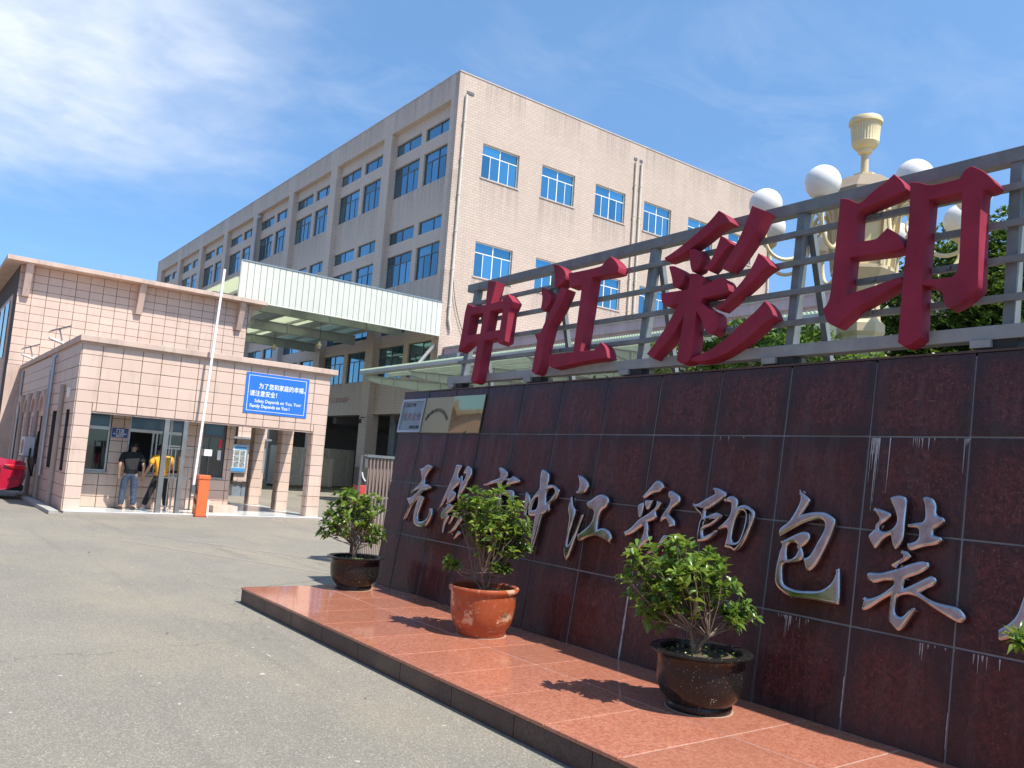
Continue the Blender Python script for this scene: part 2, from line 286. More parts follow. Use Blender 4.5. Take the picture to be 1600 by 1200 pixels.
# glazed pots
def pot_mat(name, c, speck, wear):
    mt, t, b = new_mat(name); p = pos(t)
    s = noise(t, p, 105, 2.0, 0.5); cc = mixc(t, rng(t, s, 0.67, 0.72, 0, 0.7), c, speck)
    cc = mixc(t, rng(t, noise(t, p, 5, 4.0), 0.4, 0.75, 0, 0.35), cc, tuple(x*0.5 for x in c))
    if wear:
        w = noise(t, pos(t, (1, 1, 0.9)), 6.5, 5.0, 0.68); cc = mixc(t, rng(t, w, 0.56, 0.61, 0, 0.8), cc, (0.62, 0.42, 0.28))
        w2 = noise(t, pos(t, (0.9, 0.9, 2.2)), 5.0, 5.0, 0.7); cc = mixc(t, rng(t, w2, 0.60, 0.65, 0, 0.8), cc, (0.075, 0.05, 0.04))
        dust = noise(t, p, 26, 3.0); cc = mixc(t, rng(t, dust, 0.56, 0.75, 0, 0.45), cc, (0.45, 0.25, 0.15))
    t.links.new(cc, b.inputs['Base Color']); b.inputs['Specular IOR Level'].default_value = 0.35
    t.links.new(rng(t, noise(t, p, 12, 4.0), 0.3, 0.8, 0.12 if not wear else 0.3, 0.5), b.inputs['Roughness'])
pot_mat('pot_black', (0.014, 0.0135, 0.013), (0.42, 0.40, 0.35), False)
pot_mat('pot_orange', (0.36, 0.08, 0.03), (0.55, 0.23, 0.12), True)
simple('pot_ring', (0.40, 0.26, 0.19), 0.9)
simple('soil', (0.085, 0.06, 0.04), 0.95, var=0.4, vs_=20, bs=0.8, bscale=70)
def leaf_mat(name, a, bcol, rough=0.33, trans=0.3):
    mt, t, b = new_mat(name); p = pos(t)
    c = mixc(t, rng(t, noise(t, p, 9, 3.0), 0.3, 0.7), a, bcol)
    c = mixc(t, rng(t, rnd(t), 0, 1, 0, 0.7), c, tuple((x*0.5+y*0.9) for x, y in zip(a, bcol)))
    t.links.new(c, b.inputs['Base Color']); b.inputs['Roughness'].default_value = rough
    tl = t.nodes.new('ShaderNodeBsdfTranslucent'); t.links.new(mixc(t, 0.5, c, (0.30, 0.42, 0.05)), tl.inputs[0])
    ms = t.nodes.new('ShaderNodeMixShader'); ms.inputs[0].default_value = trans
    t.links.new(b.outputs[0], ms.inputs[1]); t.links.new(tl.outputs[0], ms.inputs[2]); t.links.new(ms.outputs[0], [n for n in t.nodes if n.type == 'OUTPUT_MATERIAL'][0].inputs['Surface'])
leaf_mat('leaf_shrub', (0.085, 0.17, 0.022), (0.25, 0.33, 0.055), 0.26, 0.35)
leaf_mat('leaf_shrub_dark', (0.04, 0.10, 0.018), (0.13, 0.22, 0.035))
leaf_mat('leaf_tree', (0.036, 0.080, 0.015), (0.10, 0.165, 0.035), 0.32, 0.22)
leaf_mat('leaf_bright', (0.075, 0.16, 0.03), (0.19, 0.30, 0.06))
simple('bark', (0.21, 0.15, 0.11), 0.9, var=0.35, vs_=25, bs=0.5)
simple('moss', (0.22, 0.25, 0.05), 0.9, var=0.4, vs_=40)
simple('skin_tone', (0.44, 0.25, 0.165), 0.5, var=0.05)
simple('hair_black', (0.012, 0.010, 0.009), 0.5)
simple('cloth_black', (0.014, 0.014, 0.016), 0.9, var=0.2, vs_=12, bs=0.4, bscale=18)
simple('cloth_denim', (0.045, 0.066, 0.11), 0.9, var=0.45, vs_=14, bs=0.6, bscale=16)
simple('cloth_yellow', (0.78, 0.36, 0.025), 0.8, var=0.15, vs_=9, bs=0.5, bscale=16)
simple('shoe_dark', (0.03, 0.03, 0.03), 0.6)
simple('shoe_grey', (0.45, 0.45, 0.46), 0.7)
simple('car_red', (0.50, 0.012, 0.045), 0.2, 0.2, var=0.04, coat=0.8)
simple('car_glass', (0.015, 0.017, 0.02), 0.05, 0.2)
simple('car_lamp', (0.55, 0.01, 0.015), 0.08, coat=1.0)
simple('rubber', (0.016, 0.016, 0.017), 0.85)
simple('pvc_pipe', (0.60, 0.54, 0.45), 0.45, var=0.08, dirt=0.15)
simple('pvc_grey', (0.50, 0.47, 0.45), 0.5, var=0.1)
simple('downpipe_pink', (0.42, 0.32, 0.27), 0.6, var=0.1, dirt=0.2)
simple('ac_white', (0.66, 0.66, 0.62), 0.5, dirt=0.15)
simple('poster_light', (0.62, 0.70, 0.74), 0.4, var=0.1)
simple('poster_blue', (0.06, 0.28, 0.55), 0.4)
simple('photo_print', (0.26, 0.27, 0.25), 0.4, var=0.8, vs_=14)
simple('red_banner', (0.55, 0.05, 0.05), 0.5)
simple('zinc', (0.45, 0.47, 0.48), 0.4, 0.8, var=0.15)
simple('cable_black', (0.02, 0.02, 0.02), 0.7)
simple('rag_cloth', (0.40, 0.36, 0.34), 0.9)
simple('solar_cell', (0.02, 0.025, 0.05), 0.15)
simple('hood_brown', (0.27, 0.21, 0.145), 0.6, var=0.2, dirt=0.3)
leaf_mat('leaf_old', (0.30, 0.24, 0.03), (0.24, 0.27, 0.05), 0.4)

# traced stroke outlines (metres on the plane of each character)
RED_STROKES={
 'zhong':((5.297, 7.883, 2.667),[[[[-0.088,1.25],[0.09,1.216],[0.071,1.085],[0.05,0.95],[0.28,0.956],[0.311,0.988],[0.355,1.026],[0.424,0.973],[0.494,0.915],[0.464,0.849],[0.436,0.793],[0.441,0.621],[0.447,0.458],[0.362,0.43],[0.307,0.457],[0.304,0.51],[0.04,0.501],[0.034,0.313],[0.027,0.073],[-0.003,0.017],[-0.059,0.0],[-0.117,0.027],[-0.1,0.296],[-0.105,0.5],[-0.288,0.499],[-0.409,0.44],[-0.494,0.411],[-0.488,0.576],[-0.484,0.717],[-0.489,0.888],[-0.466,1.013],[-0.376,0.981],[-0.283,0.951],[-0.065,0.951],[-0.076,1.095]],[[-0.34,0.854],[-0.074,0.857],[-0.079,0.597],[-0.353,0.603]],[[0.057,0.857],[0.311,0.861],[0.312,0.604],[0.045,0.605]]]]),
 'jiang':((5.301, 6.307, 2.711),[[[[-0.454,1.206],[-0.363,1.184],[-0.267,1.125],[-0.211,1.059],[-0.209,1.003],[-0.261,0.955],[-0.34,0.931],[-0.381,0.951],[-0.383,1.029],[-0.413,1.12]]],[[[-0.589,0.968],[-0.498,0.923],[-0.426,0.869],[-0.404,0.823],[-0.418,0.775],[-0.453,0.724],[-0.503,0.692],[-0.556,0.715],[-0.551,0.78],[-0.559,0.856],[-0.585,0.91]]],[[[-0.265,0.921],[-0.156,0.889],[-0.23,0.714],[-0.361,0.522],[-0.394,0.379],[-0.413,0.259],[-0.413,0.138],[-0.442,0.019],[-0.494,0.0],[-0.549,0.031],[-0.544,0.171],[-0.531,0.361],[-0.599,0.448],[-0.499,0.444],[-0.426,0.603],[-0.334,0.777]]],[[[-0.17,1.06],[0.318,1.056],[0.382,1.105],[0.45,1.137],[0.533,1.072],[0.59,1.004],[0.582,0.953],[0.494,0.948],[0.214,0.958],[0.205,0.625],[0.193,0.193],[0.398,0.192],[0.439,0.224],[0.472,0.26],[0.554,0.198],[0.599,0.099],[0.117,0.073],[-0.191,0.046],[-0.261,0.077],[-0.3,0.196],[0.083,0.195],[0.081,0.534],[0.074,0.899],[-0.117,0.898]]]]),
 'cai':((5.299, 4.534, 2.693),[[[[-0.019,1.34],[0.057,1.286],[0.123,1.206],[-0.001,1.19],[-0.138,1.118],[-0.295,1.046],[-0.427,1.0],[-0.57,0.98],[-0.593,1.011],[-0.454,1.064],[-0.293,1.146],[-0.123,1.25]]],[[[-0.303,1.039],[-0.234,1.03],[-0.168,0.984],[-0.141,0.911],[-0.18,0.836],[-0.236,0.821],[-0.26,0.863],[-0.282,0.936]]],[[[0.035,1.102],[0.103,1.057],[0.165,1.0],[0.1,0.962],[0.026,0.876],[-0.052,0.802],[-0.117,0.833],[-0.048,0.888],[0.005,1.0]]],[[[-0.524,0.918],[-0.447,0.905],[-0.361,0.852],[-0.319,0.804],[-0.335,0.737],[-0.388,0.69],[-0.445,0.719],[-0.47,0.799]]],[[[-0.26,0.808],[-0.174,0.792],[-0.119,0.759],[-0.095,0.728],[-0.111,0.674],[-0.013,0.696],[0.063,0.715],[0.119,0.706],[0.16,0.663],[0.191,0.594],[0.16,0.573],[-0.091,0.562],[-0.103,0.529],[-0.013,0.465],[0.072,0.422],[0.104,0.36],[0.108,0.27],[0.06,0.226],[-0.017,0.269],[-0.061,0.352],[-0.137,0.451],[-0.14,0.335],[-0.133,0.065],[-0.166,0.008],[-0.239,0.0],[-0.295,0.03],[-0.285,0.243],[-0.275,0.434],[-0.396,0.239],[-0.511,0.134],[-0.577,0.063],[-0.662,0.114],[-0.48,0.329],[-0.354,0.548],[-0.478,0.536],[-0.557,0.585],[-0.58,0.672],[-0.411,0.668],[-0.259,0.665]]],[[[0.331,1.304],[0.479,1.222],[0.45,1.167],[0.385,1.038],[0.284,0.902],[0.173,0.765],[0.08,0.8],[0.161,0.911],[0.242,1.054],[0.299,1.199]]],[[[0.446,0.87],[0.513,0.817],[0.58,0.743],[0.497,0.707],[0.407,0.626],[0.285,0.542],[0.117,0.433],[0.048,0.457],[0.167,0.52],[0.302,0.642],[0.391,0.755]]],[[[0.555,0.454],[0.618,0.387],[0.662,0.307],[0.577,0.271],[0.448,0.174],[0.286,0.077],[0.127,0.02],[-0.011,0.0],[-0.134,0.012],[-0.129,0.038],[0.055,0.095],[0.212,0.183],[0.361,0.294],[0.48,0.38]]]]),
 'yin':((5.298, 2.878, 2.68),[[[[-0.518,1.186],[-0.447,1.165],[-0.376,1.119],[-0.336,1.12],[-0.293,1.156],[-0.232,1.2],[-0.17,1.23],[-0.111,1.276],[-0.043,1.198],[-0.008,1.129],[-0.11,1.103],[-0.197,1.087],[-0.286,1.069],[-0.347,1.054],[-0.371,1.016],[-0.367,0.815],[-0.213,0.807],[-0.179,0.829],[-0.13,0.874],[-0.064,0.822],[-0.01,0.743],[0.005,0.705],[-0.079,0.691],[-0.203,0.694],[-0.397,0.706],[-0.403,0.419],[-0.234,0.45],[-0.004,0.496],[0.011,0.459],[-0.165,0.374],[-0.3,0.314],[-0.373,0.259],[-0.46,0.19],[-0.532,0.232],[-0.581,0.335],[-0.535,0.408],[-0.526,0.603],[-0.523,0.788],[-0.519,1.001]]],[[[0.012,1.183],[0.08,1.162],[0.164,1.123],[0.349,1.121],[0.379,1.173],[0.421,1.19],[0.492,1.137],[0.547,1.075],[0.581,1.022],[0.551,1.004],[0.51,1.0],[0.495,0.977],[0.498,0.668],[0.508,0.354],[0.465,0.298],[0.384,0.252],[0.331,0.232],[0.302,0.262],[0.284,0.334],[0.234,0.388],[0.147,0.415],[0.16,0.052],[0.102,0.011],[0.05,0.0],[0.009,0.031],[0.011,0.457],[0.022,0.886]],[[0.153,1.02],[0.369,1.016],[0.377,0.575],[0.366,0.467],[0.338,0.44],[0.147,0.446],[0.149,0.737]]]]),
}
SILVER_STROKES={
 'wu':((5.1, 8.673, 0.946),[[[[-0.148,0.7],[-0.093,0.708],[-0.007,0.751],[0.07,0.753],[0.141,0.725],[0.084,0.688],[0.028,0.63],[0.007,0.559],[0.032,0.519],[0.106,0.519],[0.186,0.496],[0.161,0.462],[0.05,0.432],[-0.031,0.381],[-0.093,0.306],[-0.175,0.224],[-0.253,0.07],[-0.297,0.052],[-0.292,0.108],[-0.214,0.233],[-0.298,0.292],[-0.322,0.323],[-0.225,0.344],[-0.112,0.411],[-0.071,0.457],[-0.253,0.384],[-0.224,0.428],[-0.104,0.506],[-0.055,0.556],[-0.104,0.63]]],[[[-0.018,0.376],[0.079,0.359],[0.058,0.299],[0.014,0.157],[0.03,0.089],[0.094,0.069],[0.194,0.097],[0.249,0.153],[0.243,0.241],[0.301,0.242],[0.322,0.159],[0.289,0.078],[0.226,0.015],[0.088,0.0],[-0.029,0.026],[-0.083,0.102],[-0.08,0.219],[-0.055,0.326]]]]),
 'xi':((5.091, 7.942, 0.884),[[[[-0.094,0.838],[-0.01,0.841],[0.014,0.817],[-0.018,0.738],[-0.019,0.698],[0.033,0.685],[0.034,0.621],[-0.045,0.561],[-0.068,0.542],[-0.001,0.513],[-0.004,0.448],[-0.084,0.39],[0.024,0.37],[-0.016,0.315],[-0.089,0.265],[-0.026,0.249],[-0.084,0.14],[-0.094,0.043],[-0.129,0.07],[-0.129,0.18],[-0.129,0.24],[-0.175,0.192],[-0.211,0.233],[-0.191,0.29],[-0.107,0.369],[-0.143,0.411],[-0.147,0.477],[-0.111,0.535],[-0.24,0.337],[-0.274,0.339],[-0.212,0.484],[-0.112,0.719]]],[[[0.088,0.761],[0.143,0.832],[0.224,0.805],[0.241,0.718],[0.2,0.651],[0.181,0.596],[0.115,0.505],[0.078,0.431],[0.055,0.479],[0.065,0.589],[0.046,0.715],[0.076,0.711],[0.091,0.646],[0.132,0.681],[0.148,0.745],[0.1,0.725]]],[[[0.05,0.326],[0.114,0.315],[0.05,0.217],[0.003,0.153],[-0.013,0.159],[0.019,0.247]]],[[[0.188,0.272],[0.248,0.24],[0.187,0.165],[0.124,0.095],[0.021,0.05],[0.01,0.062],[0.084,0.123],[0.138,0.193]]],[[[0.209,0.103],[0.274,0.083],[0.212,0.04],[0.158,0.0],[0.141,0.011]]]]),
 'shi':((5.135, 7.109, 1.191),[[[[-0.093,0.525],[-0.015,0.525],[0.065,0.489],[0.081,0.439],[0.066,0.415],[0.145,0.423],[0.208,0.447],[0.312,0.407],[0.304,0.382],[0.23,0.365],[0.144,0.344],[0.095,0.342],[0.109,0.387],[0.056,0.392],[0.013,0.353],[0.027,0.282],[0.182,0.302],[0.246,0.285],[0.262,0.176],[0.209,0.133],[0.181,0.171],[0.173,0.251],[0.038,0.232],[0.089,0.033],[0.056,0.0],[0.023,0.038],[-0.024,0.223],[-0.098,0.208],[-0.095,0.09],[-0.141,0.096],[-0.163,0.219],[-0.114,0.258],[-0.028,0.274],[-0.042,0.35],[-0.141,0.343],[-0.284,0.311],[-0.312,0.325],[-0.187,0.374],[-0.058,0.412],[-0.034,0.436]]]]),
 'zhong':((5.09, 6.399, 0.878),[[[[-0.256,0.618],[-0.191,0.576],[-0.163,0.513],[-0.192,0.434],[-0.19,0.356],[-0.244,0.468]]],[[[-0.071,0.771],[-0.069,0.836],[-0.032,0.851],[0.05,0.809],[0.061,0.732],[0.052,0.694],[0.157,0.706],[0.256,0.661],[0.23,0.578],[0.142,0.51],[0.157,0.454],[0.082,0.405],[0.055,0.396],[0.033,0.225],[-0.0,0.059],[-0.024,0.0],[-0.042,0.167],[-0.047,0.381],[-0.143,0.373],[-0.169,0.429],[-0.167,0.494],[-0.128,0.574],[-0.057,0.649],[-0.061,0.7]],[[0.069,0.631],[0.147,0.67],[0.196,0.632],[0.138,0.56],[0.085,0.518]],[[-0.125,0.439],[-0.105,0.53],[-0.046,0.573],[-0.037,0.471],[-0.08,0.442]]]]),
 'jiang':((5.092, 5.653, 0.892),[[[[-0.268,0.811],[-0.163,0.782],[-0.093,0.717],[-0.119,0.648],[-0.194,0.625],[-0.257,0.63],[-0.213,0.697]]],[[[-0.292,0.606],[-0.265,0.523],[-0.217,0.472],[-0.216,0.391],[-0.242,0.254],[-0.248,0.14],[-0.219,0.163],[-0.163,0.302],[-0.116,0.433],[-0.084,0.44],[-0.121,0.333],[-0.156,0.197],[-0.192,0.06],[-0.227,0.0],[-0.271,0.05],[-0.286,0.129],[-0.279,0.278],[-0.283,0.386],[-0.318,0.464],[-0.315,0.533]]],[[[-0.085,0.55],[-0.016,0.588],[0.069,0.637],[0.155,0.639],[0.206,0.596],[0.19,0.53],[0.134,0.487],[0.112,0.394],[0.121,0.319],[0.186,0.345],[0.264,0.331],[0.318,0.272],[0.299,0.22],[0.239,0.239],[0.121,0.261],[0.012,0.238],[-0.058,0.204],[-0.104,0.189],[-0.134,0.249],[-0.062,0.299],[0.011,0.358],[0.043,0.427],[0.029,0.485],[-0.045,0.506]]]]),
 'cai':((5.111, 4.912, 1.022),[[[[-0.132,0.523],[-0.063,0.596],[0.006,0.67],[0.065,0.661],[0.101,0.617],[0.058,0.572],[-0.02,0.552],[-0.103,0.504]]],[[[-0.166,0.44],[-0.108,0.475],[-0.097,0.451],[-0.109,0.351],[-0.14,0.342]]],[[[-0.089,0.497],[0.006,0.504],[-0.027,0.425],[-0.062,0.413],[-0.088,0.458]]],[[[0.039,0.506],[0.11,0.49],[0.078,0.433],[0.051,0.405],[0.072,0.36],[0.026,0.326],[-0.025,0.311],[-0.006,0.256],[-0.005,0.22],[0.029,0.169],[-0.044,0.105],[-0.129,0.028],[-0.212,0.0],[-0.228,0.035],[-0.174,0.08],[-0.101,0.137],[-0.06,0.196],[-0.061,0.28],[-0.108,0.247],[-0.182,0.196],[-0.266,0.164],[-0.292,0.204],[-0.211,0.249],[-0.126,0.331],[-0.021,0.395],[0.037,0.452]]],[[[0.161,0.584],[0.198,0.595],[0.281,0.556],[0.292,0.497],[0.228,0.445],[0.201,0.395],[0.264,0.353],[0.278,0.307],[0.219,0.287],[0.196,0.323],[0.167,0.35],[0.117,0.32],[0.113,0.364],[0.176,0.465],[0.191,0.512],[0.162,0.536]]],[[[0.176,0.226],[0.233,0.215],[0.176,0.144],[0.094,0.075],[0.02,0.037],[0.03,0.068],[0.114,0.137]]]]),
 'yin':((5.135, 4.177, 1.194),[[[[-0.303,0.33],[-0.245,0.338],[-0.166,0.384],[-0.093,0.423],[-0.128,0.474],[-0.059,0.47],[0.006,0.44],[0.013,0.401],[-0.046,0.352],[-0.122,0.301],[-0.155,0.285],[-0.155,0.239],[-0.101,0.263],[-0.048,0.281],[0.011,0.261],[-0.016,0.219],[-0.085,0.168],[-0.155,0.133],[-0.148,0.081],[-0.089,0.112],[-0.025,0.148],[-0.022,0.127],[-0.094,0.057],[-0.207,0.026],[-0.217,0.099],[-0.211,0.191],[-0.202,0.235],[-0.272,0.283]]],[[[0.006,0.361],[0.029,0.402],[0.081,0.419],[0.13,0.387],[0.132,0.334],[0.198,0.36],[0.26,0.339],[0.303,0.296],[0.288,0.203],[0.242,0.08],[0.176,0.0],[0.121,0.011],[0.059,0.015],[0.075,0.128],[0.055,0.165],[-0.01,0.14],[-0.021,0.163],[0.033,0.213],[0.074,0.271],[0.075,0.349],[0.036,0.363]],[[0.18,0.308],[0.217,0.281],[0.217,0.196],[0.188,0.091],[0.145,0.068],[0.12,0.1],[0.129,0.21],[0.151,0.278]]]]),
 'bao':((5.099, 3.391, 0.938),[[[[-0.147,0.762],[-0.043,0.698],[-0.047,0.657],[-0.09,0.584],[-0.015,0.607],[0.08,0.615],[0.161,0.579],[0.173,0.533],[0.137,0.406],[0.079,0.266],[0.025,0.198],[-0.012,0.207],[-0.043,0.284],[0.005,0.307],[0.05,0.397],[0.094,0.497],[0.082,0.547],[0.031,0.554],[-0.056,0.523],[-0.154,0.467],[-0.25,0.405],[-0.265,0.445],[-0.25,0.476],[-0.189,0.528],[-0.141,0.615],[-0.118,0.693]]],[[[-0.245,0.37],[-0.173,0.413],[-0.074,0.464],[-0.019,0.46],[-0.003,0.419],[-0.03,0.376],[-0.063,0.35],[-0.04,0.307],[-0.054,0.26],[-0.148,0.231],[-0.193,0.214],[-0.189,0.139],[-0.166,0.085],[-0.073,0.062],[0.041,0.072],[0.126,0.092],[0.192,0.151],[0.223,0.243],[0.243,0.245],[0.265,0.019],[0.234,0.005],[0.062,0.007],[-0.104,0.0],[-0.202,0.038],[-0.245,0.085],[-0.252,0.177],[-0.236,0.307],[-0.225,0.343]],[[-0.166,0.361],[-0.115,0.375],[-0.089,0.336],[-0.115,0.281],[-0.165,0.257],[-0.176,0.314]]]]),
 'zhuang':((5.087, 2.649, 0.856),[[[[-0.311,0.747],[-0.276,0.754],[-0.199,0.734],[-0.18,0.709],[-0.206,0.675],[-0.247,0.642],[-0.254,0.617],[-0.216,0.608],[-0.169,0.631],[-0.146,0.675],[-0.157,0.727],[-0.207,0.821],[-0.179,0.842],[-0.125,0.848],[-0.088,0.817],[-0.087,0.691],[-0.087,0.576],[-0.114,0.511],[-0.139,0.494],[-0.161,0.527],[-0.175,0.583],[-0.216,0.552],[-0.255,0.495],[-0.276,0.485],[-0.318,0.541],[-0.324,0.573],[-0.279,0.626],[-0.262,0.675],[-0.289,0.716]]],[[[0.003,0.838],[0.032,0.853],[0.074,0.84],[0.1,0.799],[0.105,0.745],[0.146,0.728],[0.16,0.702],[0.129,0.669],[0.098,0.646],[0.096,0.615],[0.141,0.607],[0.154,0.586],[0.119,0.553],[0.04,0.529],[-0.029,0.5],[-0.058,0.51],[-0.067,0.547],[-0.005,0.575],[0.001,0.626],[-0.016,0.64],[-0.071,0.643],[-0.073,0.668],[-0.015,0.684],[0.028,0.701],[0.027,0.773]]],[[[-0.109,0.493],[-0.06,0.499],[-0.023,0.465],[-0.054,0.436],[-0.104,0.402],[-0.141,0.375],[-0.109,0.429],[-0.085,0.458]]],[[[-0.31,0.314],[-0.294,0.336],[-0.217,0.345],[-0.133,0.376],[-0.032,0.425],[0.037,0.45],[0.081,0.445],[0.084,0.409],[0.035,0.365],[-0.044,0.324],[-0.057,0.293],[-0.059,0.266],[-0.001,0.304],[0.057,0.342],[0.105,0.369],[0.139,0.347],[0.129,0.311],[0.083,0.279],[0.045,0.254],[0.147,0.218],[0.263,0.209],[0.309,0.179],[0.324,0.146],[0.289,0.113],[0.222,0.133],[0.111,0.181],[0.027,0.221],[-0.035,0.226],[-0.088,0.203],[-0.099,0.156],[-0.094,0.106],[-0.054,0.097],[-0.016,0.142],[0.024,0.163],[0.026,0.142],[-0.01,0.072],[-0.046,0.014],[-0.075,0.0],[-0.123,0.031],[-0.142,0.068],[-0.14,0.169],[-0.138,0.205],[-0.198,0.16],[-0.279,0.093],[-0.319,0.084],[-0.319,0.129],[-0.304,0.181],[-0.276,0.173],[-0.203,0.21],[-0.134,0.272],[-0.131,0.296],[-0.189,0.289],[-0.253,0.265],[-0.296,0.279]]]]),
 'you':((5.09, 1.981, 0.871),[[[[-0.043,0.339],[-0.077,0.211],[-0.116,0.152],[-0.166,0.109],[-0.171,0.072],[-0.162,0.041],[-0.126,0.052],[-0.062,0.094],[-0.017,0.178],[0.025,0.3],[0.089,0.461],[0.052,0.488],[-0.002,0.431]]],[[[0.044,0.25],[0.137,0.301],[0.17,0.272],[0.171,0.092],[0.135,0.042],[0.117,0.081],[0.13,0.135],[0.052,0.103],[0.049,0.024],[0.018,0.0],[0.019,0.131]]]]),
}

# ------------------------------------------------------------------ helpers
WM = {}
def link(o, parent, mat4):
    col.objects.link(o)
    o.matrix_basis = mat4
    WM[o.name] = mat4.copy()
    if parent is not None:
        o.parent = parent
        o.matrix_parent_inverse = WM[parent.name].inverted()
    return o
def tag(o, label, cat, group=None):
    o['label'] = label; o['category'] = cat
    if group: o['group'] = group
    return o
def struct(o):
    o['kind'] = 'structure'; return o
def empty(name, loc, label=None, cat=None, group=None, parent=None, rot=None):
    o = bpy.data.objects.new(name, None); o.empty_display_size = 0.1
    mm = Matrix.Translation(Vector(loc))
    if rot is not None: mm = mm @ rot.to_4x4()
    link(o, parent, mm)
    if label: tag(o, label, cat, group)
    return o
class MB:
    def __init__(s): s.v = []; s.f = []
    def add(s, vs_, fs):
        k = len(s.v); s.v += [tuple(v) for v in vs_]; s.f += [tuple(k+i for i in f) for f in fs]; return s
    def box(s, x0, x1, y0, y1, z0, z1):
        return s.add([(x0,y0,z0),(x1,y0,z0),(x1,y1,z0),(x0,y1,z0),(x0,y0,z1),(x1,y0,z1),(x1,y1,z1),(x0,y1,z1)],
                     [(0,3,2,1),(4,5,6,7),(0,1,5,4),(1,2,6,5),(2,3,7,6),(3,0,4,7)])
    def bar(s, a, b_, w, h, upv=(0, 0, 1)):
        a = Vector(a); b_ = Vector(b_); d = (b_-a).normalized(); u = Vector(upv)
        sx = d.cross(u)
        if sx.length < 1e-4: sx = d.cross(Vector((0, 1, 0)))
        sx.normalize(); sy = sx.cross(d).normalized()
        vs_ = [p + sx*i*w/2 + sy*j*h/2 for p in (a, b_) for i, j in ((-1,-1),(1,-1),(1,1),(-1,1))]
        return s.add(vs_, [(0,1,2,3),(7,6,5,4),(0,4,5,1),(1,5,6,2),(2,6,7,3),(3,7,4,0)])
    def tube(s, path, r, n=8, caps=True):
        path = [Vector(p) for p in path]; rs = r if isinstance(r, (list, tuple)) else [r]*len(path)
        rings = []; prev = None
        for i, p in enumerate(path):
            d = (path[min(i+1, len(path)-1)] - path[max(i-1, 0)]).normalized()
            if prev is None:
                a = d.cross(Vector((0, 0, 1)))
                if a.length < 0.05: a = d.cross(Vector((0, 1, 0)))
            else: a = prev - d*prev.dot(d)
            a.normalize(); prev = a; b_ = d.cross(a)
            rings.append([p + (a*math.cos(2*math.pi*k/n) + b_*math.sin(2*math.pi*k/n))*rs[i] for k in range(n)])
        vs_ = [q for rg in rings for q in rg]; fs = []
        for i in range(len(path)-1):
            for k in range(n):
                fs.append((i*n+k, i*n+(k+1) % n, (i+1)*n+(k+1) % n, (i+1)*n+k))
        if caps: fs += [tuple(reversed(range(n))), tuple((len(path)-1)*n+k for k in range(n))]
        return s.add(vs_, fs)
    def lathe(s, prof, c, n=24, flute=0.0, nf=0):
        vs_ = []; fs = []
        for i, (r, z) in enumerate(prof):
            for k in range(n):
                a = 2*math.pi*k/n; rr = r*(1+flute*(1 if k % 2 else -1)) if (nf and nf[0] <= i <= nf[1]) else r
                vs_.append((c[0]+rr*math.cos(a), c[1]+rr*math.sin(a), c[2]+z))
        for i in range(len(prof)-1):
            for k in range(n): fs.append((i*n+k, i*n+(k+1) % n, (i+1)*n+(k+1) % n, (i+1)*n+k))
        fs += [tuple(reversed(range(n))), tuple((len(prof)-1)*n+k for k in range(n))]
        return s.add(vs_, fs)
    def prism(s, poly, axis, a0, a1):
        # poly = list of 2D points in the plane of the other two axes
        def P(q, a): return {'x': (a, q[0], q[1]), 'y': (q[0], a, q[1]), 'z': (q[0], q[1], a)}[axis]
        n = len(poly)
        return s.add([P(q, a0) for q in poly] + [P(q, a1) for q in poly],
                     [tuple(range(n)), tuple(reversed(range(n, 2*n)))] + [(i, n+i, n+(i+1) % n, (i+1) % n) for i in range(n)])
    def sphere(s, c, r, n=16, m_=10, sc_=(1, 1, 1)):
        prof = []
        vs_ = []; fs = []
        for i in range(m_+1):
            th = math.pi*i/m_
            for k in range(n):
                a = 2*math.pi*k/n; vs_.append((c[0]+r*sc_[0]*math.sin(th)*math.cos(a), c[1]+r*sc_[1]*math.sin(th)*math.sin(a), c[2]-r*sc_[2]*math.cos(th)))
        for i in range(m_):
            for k in range(n): fs.append((i*n+k, i*n+(k+1) % n, (i+1)*n+(k+1) % n, (i+1)*n+k))
        return s.add(vs_, fs)
    def build(s, name, mat, parent=None, smooth=False, bev=0.0, local=False):
        me = bpy.data.meshes.new(name)
        xs = list(zip(*s.v)); c = Vector([(min(q)+max(q))/2 for q in xs])
        me.from_pydata([tuple(Vector(v)-c) for v in s.v], [], s.f)
        bm = bmesh.new(); bm.from_mesh(me)
        bmesh.ops.remove_doubles(bm, verts=bm.verts, dist=1e-5)
        bmesh.ops.recalc_face_normals(bm, faces=bm.faces)
        if bev:
            bmesh.ops.bevel(bm, geom=[e for e in bm.edges if len(e.link_faces) == 2 and e.calc_face_angle(0) > 0.6], offset=bev, segments=2, affect='EDGES', profile=0.6)
        bm.to_mesh(me); bm.free()
        me.materials.append(MATS[mat] if isinstance(mat, str) else mat)
        if smooth:
            for pl in me.polygons: pl.use_smooth = True
            try: me.set_sharp_from_angle(angle=R(40))
            except Exception: pass
        o = bpy.data.objects.new(name, me)
        mm = Matrix.Translation(c)
        if local: mm = WM[parent.name] @ mm
        return link(o, parent, mm)
def mesh_obj(name, me, mat, parent, mat4, mname=None):
    if mat: 
        me.materials.clear(); me.materials.append(MATS[mat])
    return link(bpy.data.objects.new(name, me), parent, mat4)
